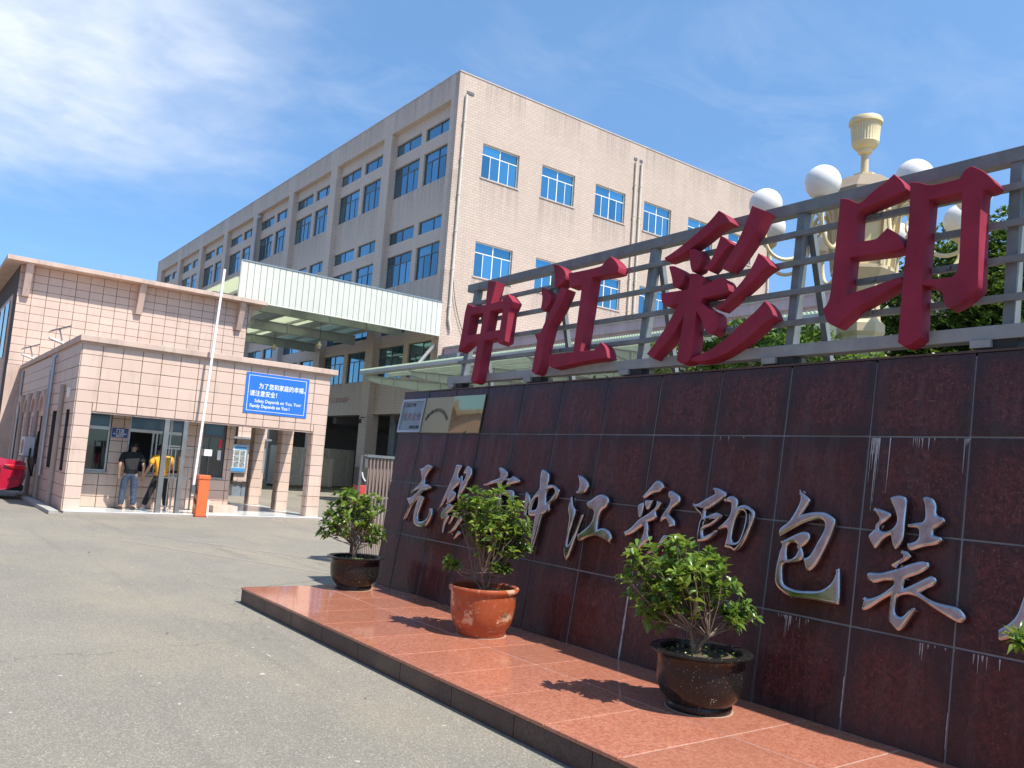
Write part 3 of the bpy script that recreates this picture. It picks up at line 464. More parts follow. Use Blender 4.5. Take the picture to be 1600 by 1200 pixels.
def rects_minus(rect, holes):
    out = [rect]
    for h in holes:
        nx = []
        for (a0, a1, b0, b1) in out:
            h0, h1, g0, g1 = max(a0, h[0]), min(a1, h[1]), max(b0, h[2]), min(b1, h[3])
            if h0 >= h1-1e-6 or g0 >= g1-1e-6: nx.append((a0, a1, b0, b1)); continue
            if h0 > a0: nx.append((a0, h0, b0, b1))
            if h1 < a1: nx.append((h1, a1, b0, b1))
            if g0 > b0: nx.append((h0, h1, b0, g0))
            if g1 < b1: nx.append((h0, h1, g1, b1))
        out = nx
    return out
TILE_CACHE = {}
def tile_mesh(name, w, h, d, mat, cham=0.006):
    key = (name, round(w, 3), round(h, 3), round(d, 3), mat)
    if key in TILE_CACHE: return TILE_CACHE[key]
    c = min(cham, w/4, h/4); w2, h2 = w/2, h/2
    v = [(-w2,-h2,0),(w2,-h2,0),(w2,h2,0),(-w2,h2,0),(-w2,-h2,d-c),(w2,-h2,d-c),(w2,h2,d-c),(-w2,h2,d-c),(-w2+c,-h2+c,d),(w2-c,-h2+c,d),(w2-c,h2-c,d),(-w2+c,h2-c,d)]
    f = [(0,1,5,4),(1,2,6,5),(2,3,7,6),(3,0,4,7),(4,5,9,8),(5,6,10,9),(6,7,11,10),(7,4,8,11),(8,9,10,11)]
    me = bpy.data.meshes.new(name); me.from_pydata(v, [], f); me.materials.append(MATS[mat]); TILE_CACHE[key] = me
    return me
def frame3(x, y, z):
    return Matrix((Vector(x), Vector(y), Vector(z))).transposed().to_4x4()
AX_FRONT = frame3((1,0,0), (0,0,1), (0,-1,0))      # faces -Y
AX_SIDE = frame3((0,-1,0), (0,0,1), (-1,0,0))      # faces -X
AX_TOP = frame3((1,0,0), (0,1,0), (0,0,1))
def tiles(parent, name, ax, origin, rect, tw, th, holes=(), gap=0.012, d=0.02, mat='pink_tile', uoff=0.0, voff=0.0, bond=0.0, jit=0.003, rs=3):
    """tiles laid on the plane ax at origin; rect and holes in (u, v)"""
    rr = random.Random(rs); u0, u1, v0, v1 = rect; cnt = 0
    j = math.floor((v0-voff)/th)
    while voff+j*th < v1-1e-4:
        b0, b1 = max(v0, voff+j*th), min(v1, voff+(j+1)*th)
        uo = uoff + (bond*tw if j % 2 else 0)
        i = math.floor((u0-uo)/tw)
        while uo+i*tw < u1-1e-4:
            a0, a1 = max(u0, uo+i*tw), min(u1, uo+(i+1)*tw)
            for (p0, p1, q0, q1) in rects_minus((a0, a1, b0, b1), holes):
                w, h = p1-p0-gap, q1-q0-gap
                if w > 0.02 and h > 0.02:
                    me = tile_mesh(name, round(w, 3), round(h, 3), d, mat)
                    mm = Matrix.Translation(Vector(origin)) @ ax @ Matrix.Translation(((p0+p1)/2+rr.uniform(-jit, jit)*0.5, (q0+q1)/2+rr.uniform(-jit, jit)*0.5, rr.uniform(-jit, jit))) @ Matrix.Rotation(rr.uniform(-jit, jit)*1.5, 4, 'X') @ Matrix.Rotation(rr.uniform(-jit, jit)*1.5, 4, 'Z')
                    link(bpy.data.objects.new(name, me), parent, mm); cnt += 1
            i += 1
        j += 1
    return cnt
def text_mesh(body, size, extrude=0.002, offset=0.0, align='LEFT', name='lettering', space=1.0):
    cu = bpy.data.curves.new(name, 'FONT'); cu.body = body; cu.size = size; cu.extrude = extrude; cu.offset = offset
    cu.align_x = align; cu.space_character = space; cu.resolution_u = 3
    o = bpy.data.objects.new(name, cu); col.objects.link(o)
    dg = bpy.context.evaluated_depsgraph_get()
    me = bpy.data.meshes.new_from_object(o.evaluated_get(dg)); me.name = name
    bpy.data.objects.remove(o); bpy.data.curves.remove(cu)
    return me
def put_text(parent, body, size, ax, loc, mat, align='LEFT', offset=0.0, extrude=0.002, sx=1.0, name='lettering', space=1.0, rot=0.0):
    me = text_mesh(body, size, extrude, offset, align, name, space)
    if len(me.vertices) == 0: return None
    return mesh_obj(name, me, mat, parent, Matrix.Translation(Vector(loc)) @ ax @ Matrix.Rotation(rot, 4, 'Z') @ Matrix.Diagonal((sx, 1, 1, 1)))
def smooth_loop(pts, ang=52, sub=4):
    n = len(pts); P = [Vector(p) for p in pts]; out = []
    def corner(i):
        a = (P[i]-P[i-1]); b_ = (P[(i+1) % n]-P[i])
        if a.length < 1e-6 or b_.length < 1e-6: return True
        return abs(a.angle_signed(b_)) > R(ang)
    C_ = [corner(i) for i in range(n)]
    def tan(i):
        return Vector((0, 0)) if C_[i] else (P[(i+1) % n]-P[i-1])*0.5
    for i in range(n):
        k = (i+1) % n; p0, p1 = P[i], P[k]; d = p1-p0
        L = d.length; t0 = tan(i); t1 = tan(k)
        if C_[i] and C_[k]: out.append(p0); continue
        if C_[i]: t0 = d*1.5-t1*0.5
        if C_[k]: t1 = d*1.5-t0*0.5
        for q in (t0, t1):
            if q.length > 1.4*L: q *= 1.4*L/q.length
        for s_ in range(sub):
            u = s_/sub; h00 = 2*u**3-3*u**2+1; h10 = u**3-2*u**2+u; h01 = -2*u**3+3*u**2; h11 = u**3-u**2
            out.append(p0*h00+t0*h10+p1*h01+t1*h11)
    return out
def stroke_mesh(loops, depth, bev, res, name, ang=52):
    cu = bpy.data.curves.new(name, 'CURVE'); cu.dimensions = '2D'; cu.fill_mode = 'BOTH'
    for lp in loops:
        pts = smooth_loop(lp, ang); sp = cu.splines.new('POLY'); sp.points.add(len(pts)-1)
        for q, p in zip(sp.points, pts): q.co = (p.x, p.y, 0, 1)
        sp.use_cyclic_u = True
    cu.extrude = depth/2-bev; cu.bevel_depth = bev; cu.bevel_resolution = res; cu.offset = -bev
    o = bpy.data.objects.new(name, cu); col.objects.link(o)
    dg = bpy.context.evaluated_depsgraph_get(); me = bpy.data.meshes.new_from_object(o.evaluated_get(dg)); me.name = name
    bpy.data.objects.remove(o); bpy.data.curves.remove(cu)
    for pl in me.polygons: pl.use_smooth = True
    me.set_sharp_from_angle(angle=R(48))
    return me

# ------------------------------------------------------------------ ground
g = MB(); g.add([(-900, -900, 0), (900, -900, 0), (900, 900, 0), (-900, 900, 0)], [(0, 1, 2, 3)])
ground = struct(g.build('ground', 'asphalt'))
for i, (a, b_) in enumerate([((3.4, 15.9), (5.9, 10.3)), ((4.0, 17.1), (7.0, 10.9))]):      # thin pale lines across the drive
    d = Vector((b_[0]-a[0], b_[1]-a[1])); nrm = Vector((-d.y, d.x)).normalized()*0.022
    mk = MB(); mk.add([(a[0]-nrm.x, a[1]-nrm.y, 0.004), (b_[0]-nrm.x, b_[1]-nrm.y, 0.004), (b_[0]+nrm.x, b_[1]+nrm.y, 0.004), (a[0]+nrm.x, a[1]+nrm.y, 0.004)], [(0, 1, 2, 3)])
    struct(mk.build('road_line', 'grout_pale', ground))

# ------------------------------------------------------------------ granite platform in front of the sign wall
PX0, PX1, PY0, PY1, PZ = 3.34, 5.08, 0.4, 9.36, 0.17
plat = empty('granite_platform', (4.2, 5, 0), 'long low platform of polished red granite slabs carrying the potted shrubs', 'platform')
MB().box(PX0+0.03, PX1+0.2, PY0, PY1-0.03, 0, PZ-0.003).build('base', 'grout_pale', plat)
ys = [PY0, 0.75, 1.39, 2.03, 2.67, 3.31, 3.95, 4.57, 5.20, 5.85, 6.50, 7.15, 7.75, 8.40, PY1]
for k in range(len(ys)-1):
    for (x0, x1) in ((PX0-0.012, 4.27), (4.27, PX1+0.05)):
        w, h = x1-x0-0.008, ys[k+1]-ys[k]-0.008
        link(bpy.data.objects.new('slab', tile_mesh('slab', w, h, 0.024, 'granite_slab', 0.003)), plat, Matrix.Translation(((x0+x1)/2, (ys[k]+ys[k+1])/2, PZ-0.024+random.Random(k).uniform(-0.0008, 0.0008))))
kz = 0.142
yy = PY1
k = 0
while yy > PY0+0.01:
    y1 = max(PY0, yy-0.73); me = tile_mesh('kerb_panel', yy-y1-0.006, kz, 0.03, 'granite_kerb', 0.003)
    link(bpy.data.objects.new('kerb_panel', me), plat, Matrix.Translation((PX0+0.03, (yy+y1)/2, kz/2)) @ AX_SIDE); yy = y1
for k in range(2):
    me = tile_mesh('kerb_panel', 0.86, kz, 0.03, 'granite_kerb', 0.003)
    link(bpy.data.objects.new('kerb_panel', me), plat, Matrix.Translation((PX0+0.46+0.87*k, PY1-0.03, kz/2)) @ frame3((-1, 0, 0), (0, 0, 1), (0, 1, 0)))

# ------------------------------------------------------------------ battered sign wall
SL = 0.142
def wx(z): return 5.06+SL*(z-0.17)
WT = 2.62
wall = empty('sign_wall', (5.6, 5, 0), 'long leaning wall clad in polished dark brown granite with silver lettering', 'wall')
cw = MB()
def wyend(z): return 9.47+0.10*(z-0.17)
prof = lambda y, z: (wx(z)+0.028, y, z)
cw.add([(wx(0)+0.006, PY0, 0), (6.3, PY0, 0), (5.95, PY0, WT-0.02), (wx(WT)+0.006, PY0, WT-0.02), (wx(0)+0.006, wyend(0)-0.01, 0), (6.3, wyend(0)-0.01, 0), (5.95, wyend(WT)-0.01, WT-0.02), (wx(WT)+0.006, wyend(WT)-0.01, WT-0.02)],
       [(0,1,2,3),(4,7,6,5),(0,3,7,4),(1,5,6,2),(3,2,6,7),(0,4,5,1)])
cw.build('core', 'grout_dark', wall)
nl = math.sqrt(1+SL*SL); LEAN = frame3((0, -1, 0), (SL/nl, 0, 1/nl), (-1/nl, 0, SL/nl))
zr = [0.165, 0.815, 1.447, 2.075, WT]
yj = [0.4, 1.06, 1.73, 2.41, 3.07, 3.75, 4.41, 5.08, 5.76, 6.43, 7.09, 7.76, 8.43, 9.07, 9.99]
rr = random.Random(5)
for k in range(4):
    z0, z1 = zr[k], zr[k+1]
    for i in range(len(yj)-1):
        y0, y1 = yj[i], yj[i+1]; zc_ = (z0+z1)/2; h = (z1-z0)*nl-0.013
        top_y = (wyend(z1) if i == len(yj)-2 else y1); bot_y = (wyend(z0) if i == len(yj)-2 else y1)
        xm = wx(zc_)+0.028
        if i < len(yj)-2:
            me = tile_mesh('granite_tile', y1-y0-0.013, h, 0.028, 'granite_wall', 0.003)
            yc = (y0+y1)/2
        else:
            me = bpy.data.meshes.new('granite_tile'); yc = (y0+wyend(zc_))/2
            a = (yc-y0-0.006); bt = yc-bot_y; tp = yc-top_y
            vv = [(bt, -h/2, 0), (a, -h/2, 0), (a, h/2, 0), (tp, h/2, 0)]
            me.from_pydata(vv+[(x, y, 0.028) for x, y, _ in vv], [], [(0,1,5,4),(1,2,6,5),(2,3,7,6),(3,0,4,7),(4,5,6,7)]); me.materials.append(MATS['granite_wall'])
        link(bpy.data.objects.new('granite_tile', me), wall, Matrix.Translation((xm, yc, zc_)) @ LEAN @ Matrix.Translation((0, 0, rr.uniform(-0.001, 0.001))) @ Matrix.Rotation(rr.uniform(-0.0025, 0.0025), 4, 'X') @ Matrix.Rotation(rr.uniform(-0.0025, 0.0025), 4, 'Y'))
MB().box(wx(WT)-0.004, 5.97, PY0, wyend(WT), WT+0.001, WT+0.016).build('coping', 'granite_kerb', wall)
# lime drips below some joints
dr = MB(); rd = random.Random(11)
def wallp(y, z, off=0.0): return Vector((wx(z)-off*1.0, y, z))
for (yb, zt, cnt, mx, sp) in [(3.05, 2.070, 15, 0.50, 0.09), (2.78, 2.070, 9, 0.07, 0.35), (2.44, 2.070, 10, 0.22, 0.05), (3.62, 0.806, 14, 0.16, 0.22), (2.62, 0.806, 9, 0.09, 0.3), (2.33, 0.806, 6, 0.12, 0.12), (4.35, 2.07, 5, 0.06, 0.3), (5.0, 0.806, 4, 0.1, 0.1)]:
    for q in range(cnt):
        y = yb-abs(rd.gauss(0, 1))*sp*0.45; L = mx*rd.random()**2+0.015; w = rd.uniform(0.0015, 0.005)
        dr.add([wallp(y-w, zt, 0.0025), wallp(y+w, zt, 0.0025), wallp(y+w*0.2, zt-L, 0.0025), wallp(y-w*0.2, zt-L, 0.0025)], [(0, 1, 2, 3)])
o = dr.build('lime_streaks', 'lime_drip', wall); o['kind'] = 'stuff'
# pale sealant smears along some lower joints
sm_ = MB()
for (y, z0, z1, w) in [(5.085, 0.17, 0.72, 0.011), (3.072, 0.25, 0.5, 0.004), (2.412, 0.25, 0.45, 0.003)]:
    zz = z0
    while zz < z1:
        q = min(z1, zz+0.05); a, c_ = w*rd.uniform(0.5, 1.2), w*rd.uniform(0.5, 1.2)
        sm_.add([wallp(y-a, zz, 0.002), wallp(y+a, zz, 0.002), wallp(y+c_, q, 0.002), wallp(y-c_, q, 0.002)], [(0, 1, 2, 3)]); zz = q
o = sm_.build('sealant_smear', 'lime_drip', wall); o['kind'] = 'stuff'

# plaques at the upper corner of the wall
def on_wall(y, z, off): return Vector((wx(z), y, z)) + Vector((-1/nl, 0, SL/nl))*off
def wall_board(parent, name, y0, y1, z0, z1, off, th, mat, bev=0.0):
    # board lying on the leaning wall, y0 is its left (far) edge
    c = on_wall((y0+y1)/2, (z0+z1)/2, off); w, h = abs(y0-y1), (z1-z0)*nl
    mb = MB().box(-w/2, w/2, -h/2, h/2, 0, th)
    me = bpy.data.meshes.new(name); me.from_pydata(mb.v, [], mb.f); me.materials.append(MATS[mat])
    return link(bpy.data.objects.new(name, me), parent, Matrix.Translation(c) @ LEAN)
def wall_text(parent, body, size, y, z, off, mat, align='CENTER', rot=0.0, sx=1.0, offset=0.0, space=1.0):
    return put_text(parent, body, size, LEAN, on_wall(y, z, off), mat, align, offset, 0.001, sx, 'lettering', space, rot)
pl1 = empty('silver_plaque', (5.33, 9.38, 2.08), 'grey framed silver award plaque with red lettering at the wall\'s far upper corner', 'plaque')
wall_board(pl1, 'plate', 9.66, 9.075, 2.085, 2.52, 0.002, 0.02, 'silver_plate')
for (a, b_, c_, d_) in ((9.66, 9.075, 2.49, 2.52), (9.66, 9.075, 2.085, 2.112), (9.66, 9.63, 2.112, 2.49), (9.105, 9.075, 2.112, 2.49)):
    wall_board(pl1, 'frame_bar', a, b_, c_, d_, 0.0225, 0.014, 'zinc')
wall_text(pl1, '二〇〇三年度', 0.052, 9.47, 2.425, 0.024, 'ink_dark', offset=0.0012)
wall_text(pl1, '优秀企业', 0.115, 9.365, 2.25, 0.024, 'ink_red', offset=-0.001, sx=1.0)
wall_text(pl1, '无锡市人民政府', 0.042, 9.24, 2.14, 0.024, 'ink_dark', offset=0.0012)
pl2 = empty('gold_plaque', (5.33, 8.43, 2.08), 'brass award plaque with an arc of small characters and a mirror half', 'plaque')
wall_board(pl2, 'plate', 9.065, 8.42, 2.083, 2.527, 0.002, 0.022, 'gold_plate')
wall_board(pl2, 'mirror_half', 8.418, 7.765, 2.083, 2.530, 0.002, 0.023, 'gold_mirror')
arc = '无锡市重合同守信用企业证'
for i, ch in enumerate(arc):
    a = R(-62+124*i/(len(arc)-1)); wall_text(pl2, ch, 0.055, 8.745-0.255*math.sin(a), 2.135+0.19*math.cos(a)+0.02, 0.0255, 'ink_dark', rot=-a*0.8, offset=0.0)

# ------------------------------------------------------------------ silver characters on the wall
SIL_NAMES = {'wu': ('first', '无'), 'xi': ('second', '锡'), 'shi': ('third', '市'), 'zhong': ('fourth', '中'), 'jiang': ('fifth', '江'), 'cai': ('sixth', '彩'), 'yin': ('seventh', '印'), 'bao': ('eighth', '包'), 'zhuang': ('ninth', '装'), 'you': ('tenth', '有')}
for key, (o_, parts) in SILVER_STROKES.items():
    ordn, ch = SIL_NAMES[key]
    lab = 'polished silver brush character %s, %s from the left on the dark granite wall' % (ch, ordn)
    if key == 'you': lab = 'polished silver character %s cut off by the right edge of the picture' % ch
    e = empty('silver_character', o_, lab, 'character', 'silver characters on the granite wall', rot=LEAN.to_3x3())
    for loops in parts:
        me = stroke_mesh(loops, 0.055, 0.022, 4, 'stroke', ang=75)
        mesh_obj('stroke', me, 'chrome', e, WM[e.name] @ Matrix.Translation((0, 0, -0.028)))
    # small fixing pins
    pn = MB(); rq = random.Random(key)
    allp = [q for lp in parts for q in lp[0]]
    for q in rq.sample(allp, 3):
        pn.tube([(q[0], q[1], -0.065), (q[0], q[1], -0.02)], 0.006, 6)
    pn.build('fixing_pin', 'stainless', e, local=True)

# ------------------------------------------------------------------ steel frame above the wall
def fx(z): return 5.5+0.1*(z-2.8)
fr_ = empty('sign_frame', (5.6, 5.3, WT), 'grey steel lattice frame standing on top of the granite wall', 'frame')
YL, YR = 8.62, 1.0
for (z, h, w) in ((3.93, 0.095, 0.10), (3.70, 0.045, 0.045), (3.455, 0.045, 0.045), (3.215, 0.045, 0.045), (2.965, 0.045, 0.045)):
    off = 0.0 if z > 3.9 else -0.055
    MB().box(fx(z)-w/2+off, fx(z)+w/2+off, YR, YL if z > 3.9 else YL-0.09, z-h/2, z+h/2).build('rail', 'steel_paint', fr_, bev=0.004)
MB().box(fx(2.7)-0.07, fx(2.7)+0.05, YR, YL+0.09, 2.70, 2.79).build('bottom_rail', 'steel_pale', fr_, bev=0.004)
for y in (8.45, 6.92, 5.44, 3.83, 2.25, 1.05):
    MB().bar((fx(2.79)+0.01, y, 2.79), (fx(3.88)+0.01, y, 3.88), 0.07, 0.085, (1, 0, 0)).build('post', 'steel_paint', fr_)
    MB().bar((fx(2.79)+0.34, y-0.13, WT+0.02), (fx(3.75)+0.05, y-0.05, 3.75), 0.05, 0.05, (1, 0, 0)).build('brace', 'steel_paint', fr_)
    MB().box(5.43, 5.60, y-0.07, y+0.07, WT+0.017, 2.70).build('foot_block', 'black_block', fr_)
    MB().box(5.40, 5.55, y+0.075, y+0.20, WT+0.03, 2.698).build('foot_plate', 'steel_pale', fr_)

# ------------------------------------------------------------------ red characters
fl = math.sqrt(1.01); FLEAN = frame3((0, -1, 0), (0.1/fl, 0, 1/fl), (-1/fl, 0, 0.1/fl))
RED_N = {'zhong': '中, leftmost of the four', 'jiang': '江, second of the four', 'cai': '彩, third of the four', 'yin': '印, rightmost of the four'}
for key, (o_, parts) in RED_STROKES.items():
    e = empty('red_character', o_, 'big dark red sign character %s on the steel frame' % RED_N[key], 'character', 'red characters on the sign frame', rot=FLEAN.to_3x3())
    for loops in parts:
        me = stroke_mesh(loops, 0.13, 0.004, 1, 'stroke', ang=38)
        mesh_obj('stroke', me, 'red_paint', e, WM[e.name] @ Matrix.Translation((0, 0, -0.065)))
    ys_ = [p[0] for lp in parts for p in lp[0]]
    for z in (3.70, 3.215, 2.965):            # short stubs tie the letter to the rails
        for u in (min(ys_)*0.45, max(ys_)*0.45):
            MB().box(fx(z)-0.09, fx(z)-0.05, o_[1]-u-0.012, o_[1]-u+0.012, z-0.012, z+0.012).build('fixing_stub', 'steel_paint', e)

# ------------------------------------------------------------------ gatehouse
GX0, GX1, GY = 3.38, 9.82, 22.10
gate = empty('gatehouse', (6.5, 25, 0), 'flat roofed gatehouse clad in large pale pink tiles', 'gatehouse')
FLZ = 0.06
# front lintel wall with its backing and tiles
ROWH = 0.2886
LB = 2.43
front_holes = [(3.75, 9.45, -1, LB)]
mb = MB()
for (a0, a1, b0, b1) in rects_minus((GX0, GX1, 0.0, 4.08), front_holes): mb.box(a0, a1, GY, GY+0.30, b0, b1)
mb.build('front_wall', 'grout_tile', gate)
tiles(gate, 'wall_tile', AX_FRONT, (0, GY, 0), (GX0, GX1, 0.0, 4.08), 0.46, ROWH, front_holes, uoff=GX0, voff=4.08-15*ROWH)
# jamb and soffit faces of the big opening
MB().box(3.752, 9.448, GY+0.001, GY+0.30, LB-0.03, LB-0.002).build('lintel_soffit', 'pink_render', gate)
# right hand row of square pillars
for (y0, y1) in ((24.35, 24.72), (26.75, 27.12)):
    pi_ = empty('pillar', (9.63, (y0+y1)/2, 0), parent=gate)
    MB().box(9.46, 9.80, y0+0.02, y1, FLZ, 4.08).build('pillar_core', 'grout_tile', pi_)
    tiles(pi_, 'pillar_tile', AX_FRONT, (0, y0+0.02, 0), (9.45, 9.81, FLZ, 2.6), 0.36, ROWH, uoff=9.45, voff=4.08-15*ROWH)
    tiles(pi_, 'pillar_tile', AX_SIDE, (9.46, 0, 0), (-y1, -y0-0.02, FLZ, 2.6), 0.36, ROWH, uoff=-y1, voff=4.08-15*ROWH)
tiles(gate, 'wall_tile', AX_SIDE, (9.45, 0, 0), (-(GY+0.30), -GY, 0.0, LB-0.03), 0.30, ROWH, uoff=-(GY+0.30), voff=4.08-15*ROWH, d=0.012)
tiles(gate, 'wall_tile', frame3((0, 1, 0), (0, 0, 1), (1, 0, 0)), (GX1, 0, 0), (GY, GY+0.30, 0.0, 4.08), 0.30, ROWH, uoff=GY, voff=4.08-15*ROWH)
# side beam above the pillars
MB().box(9.46, 9.80, GY+0.302, 27.12, 2.62, 4.08).build('side_beam', 'pink_render', gate)
MB().box(7.66, 9.46, 26.8, 27.12, 2.62, 4.08).build('rear_beam', 'pink_render', gate)
# flat roof with projecting cornice
MB().box(GX0-0.08, GX1+0.17, GY-0.14, 27.2, 4.10, 4.245).build('cornice', 'cornice', gate, bev=0.012)
MB().box(GX0-0.08, 7.7, 27.202, 33.95, 4.10, 4.245).build('cornice', 'cornice', gate, bev=0.012)
MB().box(GX0-0.02, GX1+0.08, GY-0.06, 27.15, 4.045, 4.098).build('cornice_step', 'cornice', gate)
# recessed office front
OY = 23.30
ow = [(3.84, 4.46, 0.97, LB+0.05), (4.90, 6.32, 0.97, LB+0.05), (6.80, 7.42, 0.97, LB+0.05)]
mb = MB()
for (a0, a1, b0, b1) in rects_minus((GX0+0.32, 7.64, FLZ, 4.08), ow): mb.box(a0, a1, OY, OY+0.2, b0, b1)
mb.build('office_wall', 'grout_tile', gate)
tiles(gate, 'office_tile', AX_FRONT, (0, OY, 0), (GX0+0.32, 7.64, FLZ, LB+0.2), 0.46, ROWH, ow, uoff=GX0, voff=4.08-15*ROWH)
tiles(gate, 'office_tile', frame3((0, 1, 0), (0, 0, 1), (1, 0, 0)), (7.64, 0, 0), (OY, 27.0, FLZ, LB+0.2), 0.46, ROWH, uoff=OY, voff=4.08-15*ROWH)
MB().box(7.45, 7.64, OY+0.201, 33.9, 0, 4.08).build('office_side_wall', 'grout_tile', gate)
MB().box(GX0+0.33, 7.63, OY+0.202, 33.8, 4.02, 4.08).build('office_ceiling', 'interior_grey', gate)
MB().box(GX0+0.33, 7.44, 26.4, 26.5, 0.0, 4.0).build('office_partition', 'interior_grey', gate)
MB().box(3.70, 9.46, GY+0.302, 27.0, 2.9, 2.95).build('porch_ceiling', 'interior_grey', gate)
for wi, (a0, a1, b0, b1) in enumerate(ow):
    w_ = empty('office_window', ((a0+a1)/2, OY+0.06, b0), parent=gate)
    tz = 2.08
    f = MB(); fw_ = 0.045
    f.box(a0, a0+fw_, OY+0.05, OY+0.11, b0, b1).box(a1-fw_, a1, OY+0.05, OY+0.11, b0, b1).box(a0+fw_, a1-fw_, OY+0.05, OY+0.11, b0, b0+fw_).box(a0+fw_, a1-fw_, OY+0.048, OY+0.112, tz-0.04, tz+0.04)
    ms_ = {0: [a0+0.07], 1: [a0+0.62, a0+0.72, a0+1.06], 2: [a0+0.22]}[wi]
    for x in ms_: f.box(x-0.02, x+0.02, OY+0.047, OY+0.113, b0+fw_, tz-0.04)
    if wi == 1: f.box(a0+1.03, a0+1.09, OY+0.046, OY+0.114, tz+0.041, b1)
    f.build('window_frame', 'alu_frame' if wi < 2 else 'frame_dark', w_)
    MB().box(a0+fw_, a1-fw_, OY+0.075, OY+0.083, tz+0.04, b1).build('transom_pane', 'transom_blue', w_)
    xs = [a0+fw_]+ms_+[a1-fw_]
    for q in range(len(xs)-1):
        if wi == 1 and q == 0: continue           # the sliding sash stands open here
        MB().box(xs[q]+0.005, xs[q+1]-0.005, OY+0.072, OY+0.078, b0+fw_, tz-0.04).build('pane', 'office_glass', w_)
    MB().box(a0-0.03, a1+0.03, OY-0.06, OY+0.05, b0-0.06, b0-0.001).build('sill', 'concrete', w_)
    if wi == 2:
        MB().box(a1-0.16, a1-0.06, OY+0.062, OY+0.066, 1.78, 2.02).build('red_notice', 'red_banner', w_)
        MB().box(a1-0.165, a1-0.07, OY+0.062, OY+0.066, 1.45, 1.72).build('paper_notice', 'white_paint', w_)
# left side of the gatehouse, in shade, running back to the rear building
sw = [(-23.2, -22.62, 0.95, 2.45), (-25.4, -24.5, 0.95, 2.45), (-27.6, -26.9, 0.95, 2.35), (-29.4, -28.7, 0.95, 2.35), (-31.2, -30.5, 0.95, 2.35), (-33.0, -32.3, 0.95, 2.35)]
mb = MB()
for (a0, a1, b0, b1) in rects_minus((-33.95, -(GY+0.302), 0.0, 4.08), sw): mb.box(GX0, GX0+0.28, -a1, -a0, b0, b1)
mb.build('side_wall', 'grout_tile', gate)
tiles(gate, 'side_tile', AX_SIDE, (GX0, 0, 0), (-27.0, -GY, 0.0, 4.08), 0.92, ROWH, sw, uoff=-GY, voff=4.08-15*ROWH)
st = MB()
for (a0, a1, b0, b1) in rects_minus((-33.95, -27.0, 0.0, 4.08), sw):
    z = b0
    while z < b1-0.02:
        q = min(b1, (math.floor((z-(4.08-15*ROWH))/ROWH+1e-4)+1)*ROWH+(4.08-15*ROWH)); st.box(GX0-0.02, GX0-0.0005, -a1, -a0, z+0.006, q-0.006); z = q
o = st.build('far_side_tiles', 'pink_tile', gate); o['kind'] = 'stuff'
for (a0, a1, b0, b1) in sw:
    w_ = empty('side_window', (GX0+0.1, -(a0+a1)/2, b0), parent=gate)
    f = MB().box(GX0+0.12, GX0+0.18, -a1, -a1+0.05, b0, b1).box(GX0+0.12, GX0+0.18, -a0-0.05, -a0, b0, b1).box(GX0+0.12, GX0+0.18, -a1, -a0, 1.95, 2.02).build('window_frame', 'frame_dark', w_)
    MB().box(GX0+0.145, GX0+0.152, -a1+0.05, -a0-0.05, b0, b1).build('pane', 'car_glass', w_)
# round headed hoods over the far side windows
for yc in (27.25, 29.05, 30.85, 32.65):
    pts = [(yc+0.62*math.cos(a), 2.5+0.62*math.sin(a)) for a in [math.pi*k/10 for k in range(11)]]
    inn = [(yc+0.42*math.cos(a), 2.5+0.42*math.sin(a)) for a in [math.pi*k/10 for k in range(11)]]
    hb = MB()
    for k in range(10): hb.prism([pts[k], pts[k+1], inn[k+1], inn[k]], 'x', GX0-0.09, GX0-0.021)
    hb.build('window_hood', 'pink_render', gate)
for y in (23.75, 26.2, 28.15, 29.95, 31.75, 33.5):
    MB().tube([(GX0-0.07, y, 0.0), (GX0-0.07, y, 3.1)], 0.07, 10).build('half_column', 'downpipe_pink', gate, smooth=True)
dp = MB(); dp.tube([(GX0-0.09, 25.75, 0.7), (GX0-0.09, 25.75, 3.95), (GX0-0.02, 25.75, 4.05)], 0.045, 8); dp.tube([(GX0-0.1, 25.9, 1.2), (GX0-0.13, 25.88, 3.6)], 0.02, 6)
dp.build('downpipe', 'zinc', gate, smooth=True)
MB().tube([(GX0-0.06, 33.0, 0.3), (GX0-0.06, 33.0, 4.0)], 0.04, 8).build('downpipe', 'zinc', gate, smooth=True)
MB().box(GX0-0.07, GX0-0.02, 22.9, 23.08, 2.75, 3.0).build('junction_box', 'white_paint', gate)
# marble step
stp = MB().box(3.36, 9.85, 21.72, 27.15, 0.0, FLZ-0.012).build('floor_base', 'grout_pale', gate)
tiles(gate, 'floor_tile', AX_TOP, (0, 0, FLZ-0.012), (3.38, 9.85, 21.72, 27.1), 0.6, 0.6, [(GX0-0.1, 3.75, GY, 24), (3.7, 7.66, OY, 28)], gap=0.004, d=0.012, mat='white_marble', uoff=3.38, voff=21.72, jit=0.0004)
MB().box(7.05, 7.70, 22.55, 23.27, FLZ, 0.24).build('plinth', 'pink_render', gate)

